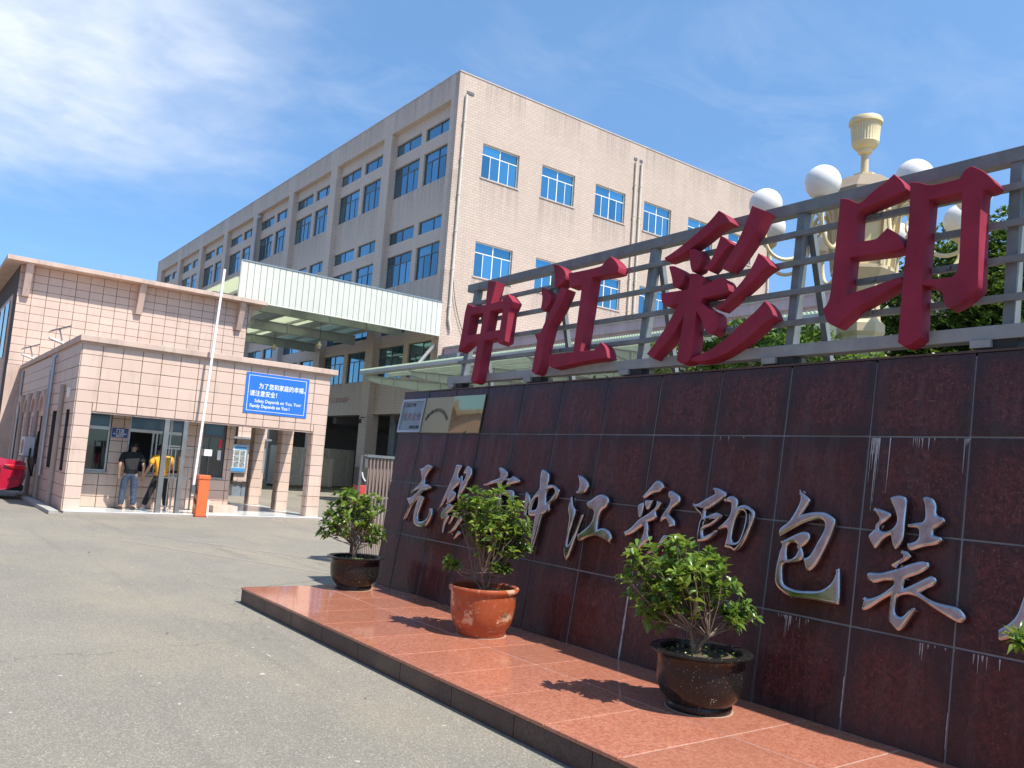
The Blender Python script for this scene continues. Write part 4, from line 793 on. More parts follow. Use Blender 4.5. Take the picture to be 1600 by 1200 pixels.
# things on the gatehouse
sgn = empty('safety_sign', (8.29, GY-0.03, 2.78), 'blue safety sign with white Chinese and English lettering on the gatehouse', 'sign')
SY = GY-0.035
MB().box(7.40, 9.19, SY, SY+0.014, 2.78, 3.88).build('board', 'sign_blue', sgn)
for (a0, a1, b0, b1) in ((7.475, 9.115, 3.80, 3.812), (7.475, 9.115, 2.848, 2.86), (7.475, 7.487, 2.86, 3.80), (9.103, 9.115, 2.86, 3.80)):
    MB().box(a0, a1, SY-0.004, SY-0.0005, b0, b1).build('border_line', 'white_paint', sgn)
put_text(sgn, '为了您和家庭的幸福，', 0.166, AX_FRONT, (7.76, SY-0.002, 3.475), 'white_paint', offset=0.002, sx=0.86)
put_text(sgn, '请注意安全！', 0.166, AX_FRONT, (7.53, SY-0.002, 3.265), 'white_paint', offset=0.002, sx=0.86)
put_text(sgn, 'Safety Depends on You, Your', 0.128, AX_FRONT, (7.68, SY-0.002, 3.085), 'white_paint', offset=0.001, sx=0.86)
put_text(sgn, 'Family Depends on You !', 0.128, AX_FRONT, (7.56, SY-0.002, 2.945), 'white_paint', offset=0.002, sx=0.86)
s2 = empty('office_plate', (4.68, OY-0.03, 1.84), 'small dark blue plate with white writing between the office windows', 'sign')
MB().box(4.49, 4.87, OY-0.035, OY-0.022, 1.86, 2.10).build('board', 'plate_blue', s2)
put_text(s2, '门卫', 0.095, AX_FRONT, (4.68, OY-0.037, 2.0), 'white_paint', 'CENTER', 0.003)
put_text(s2, '外来人员请登记', 0.046, AX_FRONT, (4.68, OY-0.037, 1.935), 'white_paint', 'CENTER', 0.001)
put_text(s2, '谢谢合作', 0.046, AX_FRONT, (4.68, OY-0.037, 1.88), 'white_paint', 'CENTER', 0.001)
def solar_light(loc, lab):
    e = empty('solar_floodlight', loc, lab, 'floodlight', 'solar floodlights on the gatehouse roof edge')
    x, y, z = loc
    MB().bar((x-0.35, y+0.02, z+0.27), (x+0.1, y+0.02, z+0.47), 0.5, 0.03, (0, 0, 1)).build('solar_panel', 'solar_cell', e)
    MB().tube([(x-0.05, y, z), (x-0.05, y, z+0.12), (x-0.12, y+0.02, z+0.36)], 0.02, 6).build('stand', 'zinc', e)
    MB().bar((x-0.35, y-0.05, z+0.10), (x+0.05, y-0.05, z-0.02), 0.24, 0.05, (0, 0, 1)).build('lamp_head', 'ac_white', e)
solar_light((3.31, 24.7, 4.245), 'solar floodlight on the gatehouse roof edge nearest the front corner')
solar_light((3.31, 30.6, 4.245), 'solar floodlight farther back on the gatehouse roof edge')
acu = empty('air_conditioner', (3.15, 27.9, 1.15), 'white outdoor air conditioner unit on the shaded gatehouse side wall', 'air conditioner')
MB().box(3.03, 3.30, 27.5, 28.3, 1.17, 1.72).build('casing', 'ac_white', acu, bev=0.012)
MB().lathe([(0.21, 0.0), (0.21, 0.01), (0.03, 0.012)], (0, 0, 0), 20).build('fan_grille', 'frame_dark', acu).matrix_basis = Matrix.Translation((3.022, 27.85, 1.44)) @ AX_SIDE
for y in (27.6, 28.2): MB().box(3.0, 3.36, y-0.02, y+0.02, 1.12, 1.168).build('bracket', 'zinc', acu)
MB().tube([(3.2, 27.48, 1.4), (3.18, 27.4, 1.0), (3.3, 27.38, 0.6), (3.34, 27.4, 1.9)], 0.025, 6).build('hose', 'cable_black', acu)
MB().box(3.0, 3.2, 21.3, 31, 0.0, 0.09).build('side_kerb', 'concrete', gate, bev=0.01)

# ------------------------------------------------------------------ rear office building with projecting eave
back = empty('rear_building', (7, 38, 0), 'pink tiled two storey building with a projecting flat eave behind the gatehouse', 'building')
BX0, BX1, BY = 2.90, 11.19, 34.0
MB().box(BX0, BX1, BY, 46, 0, 7.86).build('wall', 'grout_tile', back)
tiles(back, 'wall_tile', AX_FRONT, (0, BY, 0), (BX0, BX1, 4.25, 7.86), 0.46, 0.2886, (), uoff=BX0, voff=7.86-14*0.2886, gap=0.014)
MB().box(BX0, BX1, BY-0.015, BY-0.0005, 0.0, 4.25).build('lower_wall', 'pink_render', back)
MB().box(2.42, 11.75, BY-0.62, 46.5, 7.862, 8.02).build('eave_slab', 'cornice', back, bev=0.01)
for x in (3.15, 6.95, 10.82):
    MB().prism([(BY-0.52, 7.86), (BY-0.022, 7.86), (BY-0.022, 6.72), (BY-0.16, 6.72)], 'x', x-0.11, x+0.11).build('eave_bracket', 'cornice', back)
cv = [(BX1, 7.86)]
for k in range(9):
    a = R(90*k/8); cv.append((BX1+0.62*(1-math.sin(a))+0.0, 7.86-1.05*(1-math.cos(a))))
cove = [(BX1+0.001, 7.86), (BX1+0.66, 7.86)] + [(BX1+0.66-0.64*math.sin(R(90*k/8)), 7.86-1.15*(1-math.cos(R(90*k/8)))) for k in range(1, 9)]
for y in (BY, BY+6.5):
    MB().prism(cove, 'y', y, y+0.5).build('cove_bracket', 'pink_render', back)
# left flank (dark glass bays)
MB().box(BX0-0.03, BX0-0.001, 35.0, 45, 1.0, 6.9).build('flank_panel', 'pink_render', back)
for y in (35.6, 37.4, 39.2, 41.0): MB().box(BX0-0.06, BX0-0.031, y, y+1.2, 4.6, 6.7).build('flank_window', 'car_glass', back)
MB().box(-6.0, BX0-0.62, 38.0, 39, 0, 3.4).build('flank_wall', 'pink_render', back)
# low tiled wall with notice boards, seen through the gatehouse passage
nw = empty('notice_wall', (11.8, 33.9, 0), 'low pink tiled wall with notice boards seen through the gatehouse passage', 'wall')
MB().box(11.20, 12.42, 33.72, 33.98, 0, 3.2).build('core', 'grout_tile', nw)
tiles(nw, 'wall_tile', AX_FRONT, (0, 33.72, 0), (10.4, 12.42, 0.0, 3.2), 0.46, ROWH, [(10.4, 11.2, 0, 4)], uoff=10.9)
MB().box(10.9, 12.5, 33.35, 33.695, 2.28, 2.36).build('ledge', 'zinc', nw)
nb = empty('notice_board', (11.2, 33.6, 0.9), 'blue and white notice board with nine small photographs behind the gatehouse', 'notice board')
MB().box(10.80, 11.66, 33.60, 33.66, 0.90, 2.05).build('frame', 'zinc', nb)
MB().box(10.84, 11.58, 33.585, 33.598, 0.95, 2.0).build('sheet', 'poster_light', nb)
MB().box(10.84, 11.58, 33.575, 33.584, 0.96, 1.1).build('blue_band', 'poster_blue', nb)
MB().box(11.1, 11.58, 33.575, 33.584, 1.86, 1.97).build('blue_band', 'poster_blue', nb)
for i in range(3):
    for j in range(3): MB().box(10.87+i*0.235, 11.07+i*0.235, 33.575, 33.584, 1.14+j*0.235, 1.345+j*0.235).build('photograph', 'photo_print', nb)
nb2 = empty('red_notice_board', (12.25, 33.5, 0.9), 'narrow notice board with a red edge between the gatehouse pillars', 'notice board')
MB().box(12.16, 12.38, 33.55, 33.62, 0.95, 2.0).build('frame', 'zinc', nb2)
MB().box(12.17, 12.26, 33.535, 33.548, 1.05, 1.95).build('red_strip', 'red_banner', nb2)
cab = empty('low_cabinet', (11.4, 33.3, 0), 'low grey metal cabinet with a ragged cover under the notice board', 'cabinet')
MB().box(11.0, 11.75, 33.1, 33.55, 0.0, 0.5).build('box', 'silver_plate', cab)
MB().box(11.36, 11.375, 33.09, 33.099, 0.02, 0.49).build('door_gap', 'ink_dark', cab)
rg = MB(); rq = random.Random(3)
for k in range(12):
    x = 10.98+k*0.066; rg.box(x, x+0.064, 33.05, 33.58, 0.5-rq.uniform(0.02, 0.09), 0.505+rq.uniform(0.03, 0.07))
rg.build('cover', 'ink_dark', cab)

# ------------------------------------------------------------------ factory
fac = empty('factory_building', (30, 60, 0), 'four storey factory faced in pale brick tile with rows of blue windows', 'factory')
XF, YF, HT, YE, XE = 21.71, 36.0, 22.7, 98.8, 48.7
rows = [6.5, 11.93, 17.36]
wins = [(23.5+4.12*k, 25.98+4.12*k) for k in range(6)]
holes = [(a, b_, r, r+1.9) for (a, b_) in wins for r in rows]
mb = MB()
for (a0, a1, b0, b1) in rects_minus((XF, XE, 0, HT), holes): mb.box(a0, a1, YF, YF+0.4, b0, b1)
mb.build('front_wall', 'factory_brick', fac)
MB().box(XF+0.9, XE, YF+0.401, YE, HT-0.9, HT-0.8).build('roof', 'concrete', fac)
MB().box(XE-0.4, XE-0.001, YF+0.4, YE, 0, HT).build('far_wall', 'factory_brick_side', fac)
MB().box(XF-0.02, XE+0.02, YF-0.03, YF+0.45, HT+0.001, HT+0.06).build('parapet_cap', 'factory_plain', fac)
MB().box(XF-0.02, XF+0.5, YF+0.452, YE, HT+0.001, HT+0.06).build('parapet_cap', 'factory_plain', fac)
WMESH = {}
def shared_box(name, dims, mat):
    k = (name, tuple(round(d, 3) for d in dims), mat)
    if k not in WMESH:
        mb_ = MB().box(-dims[0]/2, dims[0]/2, -dims[1]/2, dims[1]/2, -dims[2]/2, dims[2]/2); me = bpy.data.meshes.new(name); me.from_pydata(mb_.v, [], mb_.f); me.materials.append(MATS[mat]); WMESH[k] = me
    return WMESH[k]
def sbox(name, parent, x0, x1, y0, y1, z0, z1, mat, rot=None):
    mm = Matrix.Translation(((x0+x1)/2, (y0+y1)/2, (z0+z1)/2))
    if rot is not None: mm = mm @ rot
    return link(bpy.data.objects.new(name, shared_box(name, (x1-x0, y1-y0, z1-z0), mat)), parent, mm)
rw = random.Random(21)
def wob(): return Matrix.Rotation(R(rw.uniform(-0.5, 0.5)), 4, 'Z') @ Matrix.Rotation(R(rw.uniform(-0.6, 0.6)), 4, 'X')
def wob2(): return Matrix.Rotation(R(rw.uniform(-0.5, 0.5)), 4, 'Z') @ Matrix.Rotation(R(rw.uniform(-0.6, 0.6)), 4, 'Y')
for (a, b_) in wins:
    for r in rows:
        w_ = empty('window', ((a+b_)/2, YF+0.1, r), parent=fac)
        f = MB(); t_ = 0.05; y0, y1 = YF+0.13, YF+0.20
        f.box(a, a+t_, y0, y1, r, r+1.9).box(b_-t_, b_, y0, y1, r, r+1.9).box(a+t_, b_-t_, y0, y1, r, r+t_).box(a+t_, b_-t_, y0, y1, r+1.9-t_, r+1.9)
        mid = (a+b_)/2; tz = r+1.33
        f.box(a+t_, b_-t_, y0-0.002, y1, tz-0.025, tz+0.025).box(mid-0.03, mid+0.03, y0-0.004, y1, r+t_, r+1.9-t_)
        qs = [(a+mid)/2, (mid+b_)/2]
        for q in qs: f.box(q-0.02, q+0.02, y0+0.004, y1, r+t_, tz-0.025)
        f.build('window_frame', 'alu_white', w_)
        MB().box(a-0.06, b_+0.06, YF-0.05, YF+0.129, r-0.07, r-0.002).build('sill', 'factory_plain', w_)
        for (p0, p1, q0, q1) in ((a+t_, mid-0.03, tz+0.025, r+1.85), (mid+0.03, b_-t_, tz+0.025, r+1.85), (a+t_, qs[0]-0.02, r+t_, tz-0.025), (qs[0]+0.02, mid-0.03, r+t_, tz-0.025), (mid+0.03, qs[1]-0.02, r+t_, tz-0.025), (qs[1]+0.02, b_-t_, r+t_, tz-0.025)):
            sbox('pane', w_, p0, p1, YF+0.155, YF+0.165, q0, q1, 'window_glass', wob())
# side facade with pillars and recessed bays
PIL = [(36.0, 36.72), (43.27, 44.25), (50.92, 51.9), (58.55, 59.5), (66.2, 67.2), (73.85, 74.85), (81.5, 82.5), (89.2, 90.2), (96.8, YE)]
for i, (y0, y1) in enumerate(PIL):
    ya = y0+0.401 if i == 0 else y0
    MB().box(XF, XF+0.75, ya, y1, 0, 21.37).build('pillar', 'factory_brick_side', fac)
MB().box(XF, XF+0.75, YF+0.401, YE, 21.371, HT).build('parapet_wall', 'factory_brick_side', fac)
XR = XF+0.33
for bi in range(len(PIL)-1):
    y0, y1 = PIL[bi][1], PIL[bi+1][0]; ym = (y0+y1)/2
    hs = []
    for r in rows:
        for (a, b_) in ((y0+0.05, ym-0.25), (ym+0.25, y1-0.05)):
            hs += [(a, b_, r-0.02, r+1.86), (a, b_, r+2.57, r+3.33)]
    mb = MB()
    for (a0, a1, b0, b1) in rects_minus((y0, y1, 4.5, 21.37), hs): mb.box(XR, XR+0.3, a0, a1, b0, b1)
    mb.build('bay_wall', 'factory_brick_side', fac)
    for (a, b_, z0, z1) in hs:
        w_ = empty('side_window', (XR+0.1, (a+b_)/2, z0), parent=fac)
        tall = z1-z0 > 1.2; f = MB(); t_ = 0.05; x0, x1 = XR+0.10, XR+0.17
        f.box(x0, x1, a, a+t_, z0, z1).box(x0, x1, b_-t_, b_, z0, z1).box(x0, x1, a+t_, b_-t_, z0, z0+t_).box(x0, x1, a+t_, b_-t_, z1-t_, z1)
        mid = (a+b_)/2; f.box(x0-0.003, x1, mid-0.03, mid+0.03, z0+t_, z1-t_); pan = []
        if tall:
            tz = z0+1.32; f.box(x0-0.001, x1, a+t_, b_-t_, tz-0.025, tz+0.025)
            qs = [(a+mid)/2, (mid+b_)/2]
            for q in qs: f.box(x0+0.003, x1, q-0.02, q+0.02, z0+t_, tz-0.025)
            pan = [(a+t_, mid-0.03, tz+0.025, z1-t_), (mid+0.03, b_-t_, tz+0.025, z1-t_), (a+t_, qs[0]-0.02, z0+t_, tz-0.025), (qs[0]+0.02, mid-0.03, z0+t_, tz-0.025), (mid+0.03, qs[1]-0.02, z0+t_, tz-0.025), (qs[1]+0.02, b_-t_, z0+t_, tz-0.025)]
        else: pan = [(a+t_, mid-0.03, z0+t_, z1-t_), (mid+0.03, b_-t_, z0+t_, z1-t_)]
        f.build('window_frame', 'frame_dark', w_)
        if bi >= 5: pan = [(a+t_, b_-t_, z0+t_, z1-t_)]
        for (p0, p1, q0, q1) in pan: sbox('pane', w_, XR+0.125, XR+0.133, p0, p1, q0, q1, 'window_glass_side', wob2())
    # ground floor: lintel beam, deep open bay
    MB().box(XR+0.301, XR+0.7, y0, y1, 4.5, 5.0).build('lintel_beam', 'factory_plain', fac)
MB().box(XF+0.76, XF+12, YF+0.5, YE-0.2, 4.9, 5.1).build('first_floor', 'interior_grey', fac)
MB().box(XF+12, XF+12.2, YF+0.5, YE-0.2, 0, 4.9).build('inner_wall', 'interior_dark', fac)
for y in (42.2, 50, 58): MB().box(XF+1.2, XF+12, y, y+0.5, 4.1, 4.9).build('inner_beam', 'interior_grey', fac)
MB().box(XF+1.2, XF+1.7, 42.0, 42.7, 0, 4.1).build('inner_column', 'silver_plate', fac)
for (x, z0) in ((22.15, 9.3), (34.9, 5.0), (35.38, 5.0), (48.5, 5.0)):
    pp = MB().tube([(x, YF-0.10, z0), (x, YF-0.10, 21.5)], 0.075, 10)
    if x < 23: pp.tube([(x, YF-0.10, z0), (x+0.15, YF-0.10, z0-0.5)], 0.075, 10)
    pp.build('downpipe', 'pvc_pipe', fac, smooth=True)
    cl_ = MB()
    for z in range(int(z0)+1, 21, 2): cl_.box(x-0.09, x+0.09, YF-0.185, YF-0.005, z, z+0.05)
    cl_.build('pipe_clip', 'pvc_pipe', fac)
    MB().box(x+0.05 if x < 23 else x-0.12, x+0.5 if x < 23 else x+0.12, YF-0.04, YF-0.002, 21.62, 21.78).build('scupper', 'frame_dark', fac)
MB().tube([(XF-0.10, 66.05, 10.5), (XF-0.10, 66.05, 20.9), (XF+0.2, 66.0, 21.2)], 0.11, 10).build('downpipe', 'pvc_grey', fac, smooth=True)
put_text(fac, '安全生产人人有责质量第一', 0.36, AX_SIDE, (XR-0.003, 50.6, 5.33), 'ink_red_faded', sx=0.98)
MB().box(XF+3, XF+4.2, 84, 86, HT-0.8, HT+1.0).build('roof_tank', 'white_panel', fac)
# security camera on the gatehouse corner column
scm = empty('security_camera', (XF-0.2, 43.6, 4.2), 'small dark camera on the factory column above the parcels', 'camera')
MB().tube([(XF, 43.6, 4.3), (XF-0.3, 43.5, 4.25)], 0.03, 6).build('arm', 'ink_dark', scm)
MB().bar((XF-0.25, 43.6, 4.12), (XF-0.45, 43.2, 4.0), 0.16, 0.16).build('head', 'ink_dark', scm)

# ------------------------------------------------------------------ yard canopy with white fascia
can = empty('yard_canopy', (16, 40, 8), 'high yard canopy with a long white ribbed metal fascia', 'canopy')
FX0, FX1, FY, FZ0, FZ1 = 11.28, 21.62, 35.78, 8.39, 10.16
npn = 36
for k in range(npn):
    x0 = FX0+(FX1-FX0)*k/npn; x1 = FX0+(FX1-FX0)*(k+1)/npn
    sbox('fascia_panel', can, x0+0.012, x1-0.012, FY, FY+0.05, FZ0, FZ1-0.06, 'white_panel')
MB().box(FX0, FX1, FY+0.051, FY+0.1, FZ0+0.01, FZ1-0.06).build('fascia_back', 'panel_greygreen', can)
MB().box(FX0-0.02, FX1+0.02, FY-0.03, FY+0.12, FZ1-0.059, FZ1).build('fascia_cap', 'silver_plate', can)
MB().box(FX0-0.02, FX1+0.02, FY-0.015, FY+0.10, FZ0-0.04, FZ0-0.001).build('fascia_trim', 'white_panel', can)
MB().box(FX0-0.03, FX0-0.001, FY-0.02, FY+0.11, FZ0-0.04, FZ1-0.06).build('fascia_end', 'white_panel', can)
x = FX0; k = 0
while x < FX1-0.05:
    w = 1.0; x1 = min(FX1, x+w)
    mt_ = 'panel_greygreen' if k % 3 == 1 else 'canopy_skylight'
    MB().add([(x+0.005, FY+0.12, 9.45), (x1-0.005, FY+0.12, 9.45), (x1-0.005, 54, 9.45), (x+0.005, 54, 9.45), (x+0.005, FY+0.12, 9.48), (x1-0.005, FY+0.12, 9.48), (x1-0.005, 54, 9.48), (x+0.005, 54, 9.48)],
             [(0,3,2,1),(4,5,6,7),(0,1,5,4),(1,2,6,5),(2,3,7,6),(3,0,4,7)]).build('roof_sheet', mt_, can)
    x = x1; k += 1
for y in (39.8, 45.6, 51.5):
    MB().box(FX0, FX1, y, y+0.06, 8.75, 9.25).box(FX0, FX1, y-0.1, y+0.16, 9.251, 9.28).box(FX0, FX1, y-0.1, y+0.16, 8.72, 8.749).build('beam', 'canopy_steel', can)
    for x in (13.2, 15.3, 17.4, 19.5): MB().box(x-0.05, x+0.05, y-0.12, y-0.005, 8.76, 9.24).build('stiffener', 'canopy_steel', can)
for k in range(8):
    x = FX0+1.0+k*1.3; MB().box(x-0.04, x+0.04, FY+0.12, 54, 9.29, 9.44).build('purlin', 'canopy_steel', can)
for (x, y, z, lab) in ((16.7, 45.7, 7.75, 'bulb lamp hanging lower under the yard canopy, nearer the gatehouse'), (16.95, 39.9, 7.42, 'bell lamp hanging under the yard canopy, nearer the factory')):
    e = empty('pendant_lamp', (x, y, z), lab, 'lamp', 'pendant lamps under the yard canopy')
    MB().tube([(x, y, z+0.2), (x, y, 9.25)], 0.012, 6).build('rod', 'cable_black', e)
    MB().lathe([(0.03, 0.3), (0.05, 0.22), (0.16, 0.08), (0.17, 0.06), (0.03, 0.055)], (x, y, z), 14).build('shade', 'cream_pale', e, smooth=True)
    MB().sphere((x, y, z), 0.1, 12, 8).build('bulb', 'white_globe', e, smooth=True)
# a stay bracket under the fascia near the roof of the rear building
MB().bar((FX0+0.3, 46.6, 8.9), (FX0+0.3, 54, 8.9), 0.08, 0.5).build('edge_beam', 'canopy_steel', can)

# ------------------------------------------------------------------ mauve building and green canopy on the right
mv = empty('mauve_building', (25, 25, 0), 'low mauve rendered building beside the factory behind the sign frame', 'building')
MB().box(22.2, 32, 4.0, 35.9, 0, 7.42).build('wall', 'mauve_wall', mv)
MB().box(22.05, 32, 3.9, 35.95, 7.421, 7.77).build('parapet', 'mauve_wall', mv)
MB().box(22.0, 32.05, 3.85, 35.97, 7.771, 7.86).build('cap', 'mauve_cap', mv)
MB().box(22.12, 22.199, 4, 35.9, 5.75, 6.0).build('band', 'mauve_cap', mv)
gc = empty('green_canopy', (19, 24, 5), 'pale green corrugated canopy on steel brackets behind the sign', 'canopy')
XC0, XC1, YC0, YC1 = 15.8, 22.1, 9.0, 32.6
cs = MB(); ny = 236; pit = (YC1-YC0)/ny
prof = []
for k in range(ny*4+1):
    ph = k % 4; y = YC0+pit*k/4; prof.append((y, 0.055 if ph in (1, 2) else 0.0))
vs_ = []; fs = []
for (x, zb) in ((XC0, 5.62), (XC1, 5.95)):
    for (y, z) in prof: vs_.append((x, y, zb+z))
n_ = len(prof)
for k in range(n_-1): fs.append((k, k+1, n_+k+1, n_+k))
cs.add(vs_, fs); o = cs.build('corrugated_sheet', 'green_sheet', gc)
for x in (16.0, 17.2, 18.4, 19.6, 20.8, 21.9):
    MB().box(x-0.05, x+0.05, YC0, YC1, 5.43+0.0524*(x-XC0), 5.60+0.0524*(x-XC0)).build('purlin', 'canopy_steel', gc)
MB().box(XC0-0.02, XC0+0.06, YC0, YC1-0.1, 5.47, 5.60).build('gutter', 'canopy_steel', gc)
for y in (32.2, 28.4, 24.6, 20.8, 17.0, 13.2):
    bk = MB().prism([(XC0+0.1, 5.40), (22.18, 5.68), (22.18, 4.90), (20.5, 5.0), (18.2, 5.08), (16.6, 5.14), (16.1, 5.22)], 'y', y-0.012, y+0.012)
    for (a, b_) in (((16.1, 5.22), (16.6, 5.14)), ((16.6, 5.14), (18.2, 5.08)), ((18.2, 5.08), (20.5, 5.0)), ((20.5, 5.0), (22.18, 4.90)), ((XC0+0.1, 5.40), (22.18, 5.68))):
        bk.bar((a[0], y, a[1]-0.008), (b_[0], y, b_[1]-0.008), 0.16, 0.02)
    for x in (16.7, 17.3, 18.5, 19.7, 20.9): bk.box(x-0.01, x+0.01, y-0.08, y+0.08, 5.10-0.03*(x-16.7), 5.40+0.045*(x-15.9))
    bk.build('bracket', 'canopy_steel', gc)
MB().tube([(18.0, 32.0, 5.75), (21.68, 36.4, 7.95)], 0.09, 10).build('tie_rod', 'zinc', gc, smooth=True)
MB().tube([(19.6, 32.0, 5.1), (21.9, 32.0, 4.0)], 0.07, 10).build('strut', 'zinc', gc, smooth=True)
MB().tube([(19.6, 24.6, 5.1), (21.9, 24.6, 4.0)], 0.07, 10).build('strut', 'zinc', gc, smooth=True)
gb = MB().box(21.75, 22.19, 34.2, 35.98, 6.2, 7.4).build('end_panel', 'silver_plate', mv)

# ------------------------------------------------------------------ pallets of packaged board in the yard
def pallet(x, y, w, d, h, matn, lab, tag_=False):
    e = empty('wrapped_pallet', (x, y, 0), lab, 'pallet', 'pallets of packaged board in the yard')
    pb = MB()
    for k in range(3): pb.box(x-w/2, x+w/2, y-d/2+k*(d-0.1)/2, y-d/2+0.1+k*(d-0.1)/2, 0.0, 0.1)
    pb.box(x-w/2, x+w/2, y-d/2, y+d/2, 0.101, 0.13).build('pallet_base', 'pallet_wood', e)
    MB().box(x-w/2+0.03, x+w/2-0.03, y-d/2+0.03, y+d/2-0.03, 0.131, h).build('load', matn, e, bev=0.03)
    for q in (-0.3, 0.3): MB().box(x+q*w-0.012, x+q*w+0.012, y-d/2+0.016, y-d/2+0.029, 0.14, h-0.02).build('strap', 'white_paint', e)
    if tag_: MB().box(x-0.4*w, x-0.2*w, y-d/2+0.012, y-d/2+0.028, h-0.65, h-0.2).build('paper_tag', 'white_paint', e)
pallet(20.4, 46.2, 1.35, 1.1, 1.75, 'cardboard', 'lower carton pallet with a white paper tag right of the gatehouse corner', True)
pallet(22.3, 48.6, 2.2, 1.6, 2.4, 'wrap_grey', 'tall wrapped pallet behind the tagged carton pallet')
pallet(18.2, 45.6, 1.9, 1.2, 2.3, 'wrap_grey', 'grey wrapped pallet seen between the two right gatehouse pillars')
pallet(15.6, 46.4, 1.5, 1.2, 2.25, 'frame_dark', 'dark wrapped pallet seen through the middle gatehouse opening')

# ------------------------------------------------------------------ added building across the street, out of view, for silver and glass to reflect
ob = empty('reflection_building', (-28, 8, 0), 'unseen mauve building added across the street for the silver characters and brass plaque to mirror', 'building')
MB().box(-38, -24, -26, 80, 0, 15.5).build('wall', 'mauve_wall', ob)
MB().box(-38.2, -23.8, -26.2, 80.2, 15.501, 15.9).build('parapet', 'mauve_cap', ob)
for k in range(25):
    for z in (1.2, 4.6, 8.0, 11.4):
        sbox('window', ob, -23.99, -23.93, -24+k*4.1, -22+k*4.1, z, z+1.6, 'window_glass_side')

# ------------------------------------------------------------------ barrier, steel posts and railing at the gate
ba = empty('barrier_gate', (6.47, 21.78, 0), 'orange vehicle barrier box with its white arm raised upright', 'barrier')
MB().box(6.33, 6.60, 21.62, 21.95, 0.0, 0.94).build('cabinet', 'orange_paint', ba, bev=0.012)
MB().box(6.315, 6.615, 21.605, 21.965, 0.945, 1.06).build('lid', 'orange_paint', ba, bev=0.025)
MB().box(6.31, 6.62, 21.60, 21.97, 0.0, 0.03).build('foot', 'orange_dark', ba)
for k in range(5):
    z = 0.18+k*0.13
    MB().add([(6.327, 21.66, z), (6.327, 21.92, z+0.10), (6.327, 21.92, z+0.17), (6.327, 21.66, z+0.07)], [(0, 1, 2, 3)]).build('stripe', 'cream_pale' if k % 2 == 0 else 'ink_dark', ba)
MB().box(6.20, 6.328, 21.74, 21.84, 0.60, 0.80).build('arm_hub', 'frame_dark', ba)
MB().bar((6.245, 21.79, 0.52), (6.43, 21.79, 6.46), 0.062, 0.04, (0, 1, 0)).build('arm', 'white_paint', ba, bev=0.01)
MB().box(6.62, 6.67, 21.7, 21.9, 0.0, 0.42).build('side_plate', 'white_paint', ba)
pg = empty('steel_railing', (5.7, 22.0, 0), 'stainless steel post frame with low railings in front of the office window', 'railing')
for (x, w) in ((5.49, 0.125), (5.95, 0.11)):
    MB().box(x-w/2, x+w/2, 21.93, 22.07, 0.0, LB-0.035).build('post', 'stainless', pg, bev=0.006)
    MB().box(x-w/2-0.03, x+w/2+0.03, 21.90, 22.09, 0.0, 0.02).build('base_plate', 'zinc', pg)
for z, a, b_ in ((1.72, 5.555, 5.893), (1.66, 5.555, 5.893), (0.92, 5.555, 5.893), (0.20, 5.555, 5.893), (1.70, 6.01, 6.30), (0.92, 6.01, 6.28), (0.14, 6.01, 6.28)):
    MB().box(a, b_, 21.985, 22.015, z, z+0.035).build('rail', 'stainless', pg)
for x in (5.68, 5.78, 6.14, 6.26): MB().box(x-0.012, x+0.012, 21.99, 22.012, 0.16, 1.69).build('upright', 'stainless', pg)
MB().box(6.55, 6.75, 22.2, 22.5, 1.55, 1.72).build('reader_box', 'alu_white', pg)

# ------------------------------------------------------------------ stainless retractable gate beside the wall
rg_ = empty('retractable_gate', (6.5, 12.5, 0), 'folding gate of shiny bronze tubes beside the far end of the granite wall', 'gate')
for k in range(30):
    x = 6.35+k*0.033; lean = 0.05 if k % 2 else -0.05
    MB().tube([(x-lean*0.5, 12.5+(0.04 if k % 2 else -0.04), 0.06), (x+lean*0.5, 12.5+(0.04 if k % 2 else -0.04), 1.72)], 0.017, 8).build('tube', 'bronze_tube', rg_, smooth=True)
    MB().sphere((x+lean*0.5, 12.5+(0.04 if k % 2 else -0.04), 1.74), 0.027, 8, 6).build('ball_cap', 'stainless', rg_, smooth=True)
MB().box(6.30, 7.3, 12.42, 12.58, 1.755, 1.80).build('top_rail', 'stainless', rg_)
MB().box(6.28, 6.335, 12.44, 12.56, 0.0, 1.80).build('end_post', 'frame_dark', rg_)
MB().tube([(6.31, 12.5, 1.78), (6.2, 12.3, 1.76), (6.12, 12.25, 1.78), (6.11, 12.25, 0.4)], 0.022, 8).build('hoop', 'stainless', rg_, smooth=True)
MB().box(6.13, 6.27, 12.3, 12.5, 1.30, 1.58).build('head_panel', 'ink_dark', rg_)
MB().box(6.14, 6.265, 12.30, 12.5, 0.95, 1.298).build('head_body', 'red_banner', rg_, bev=0.02)
MB().box(6.15, 6.255, 12.32, 12.5, 0.35, 0.949).build('head_skirt', 'zinc', rg_)
MB().tube([(6.165, 12.288, 1.50), (6.19, 12.288, 1.42), (6.235, 12.288, 1.36)], 0.014, 6).build('emblem', 'white_paint', rg_)
MB().box(6.15, 6.20, 12.35, 12.45, 0.0, 0.349).box(6.5, 7.2, 12.45, 12.55, 0.0, 0.05).build('wheel_base', 'rubber', rg_)

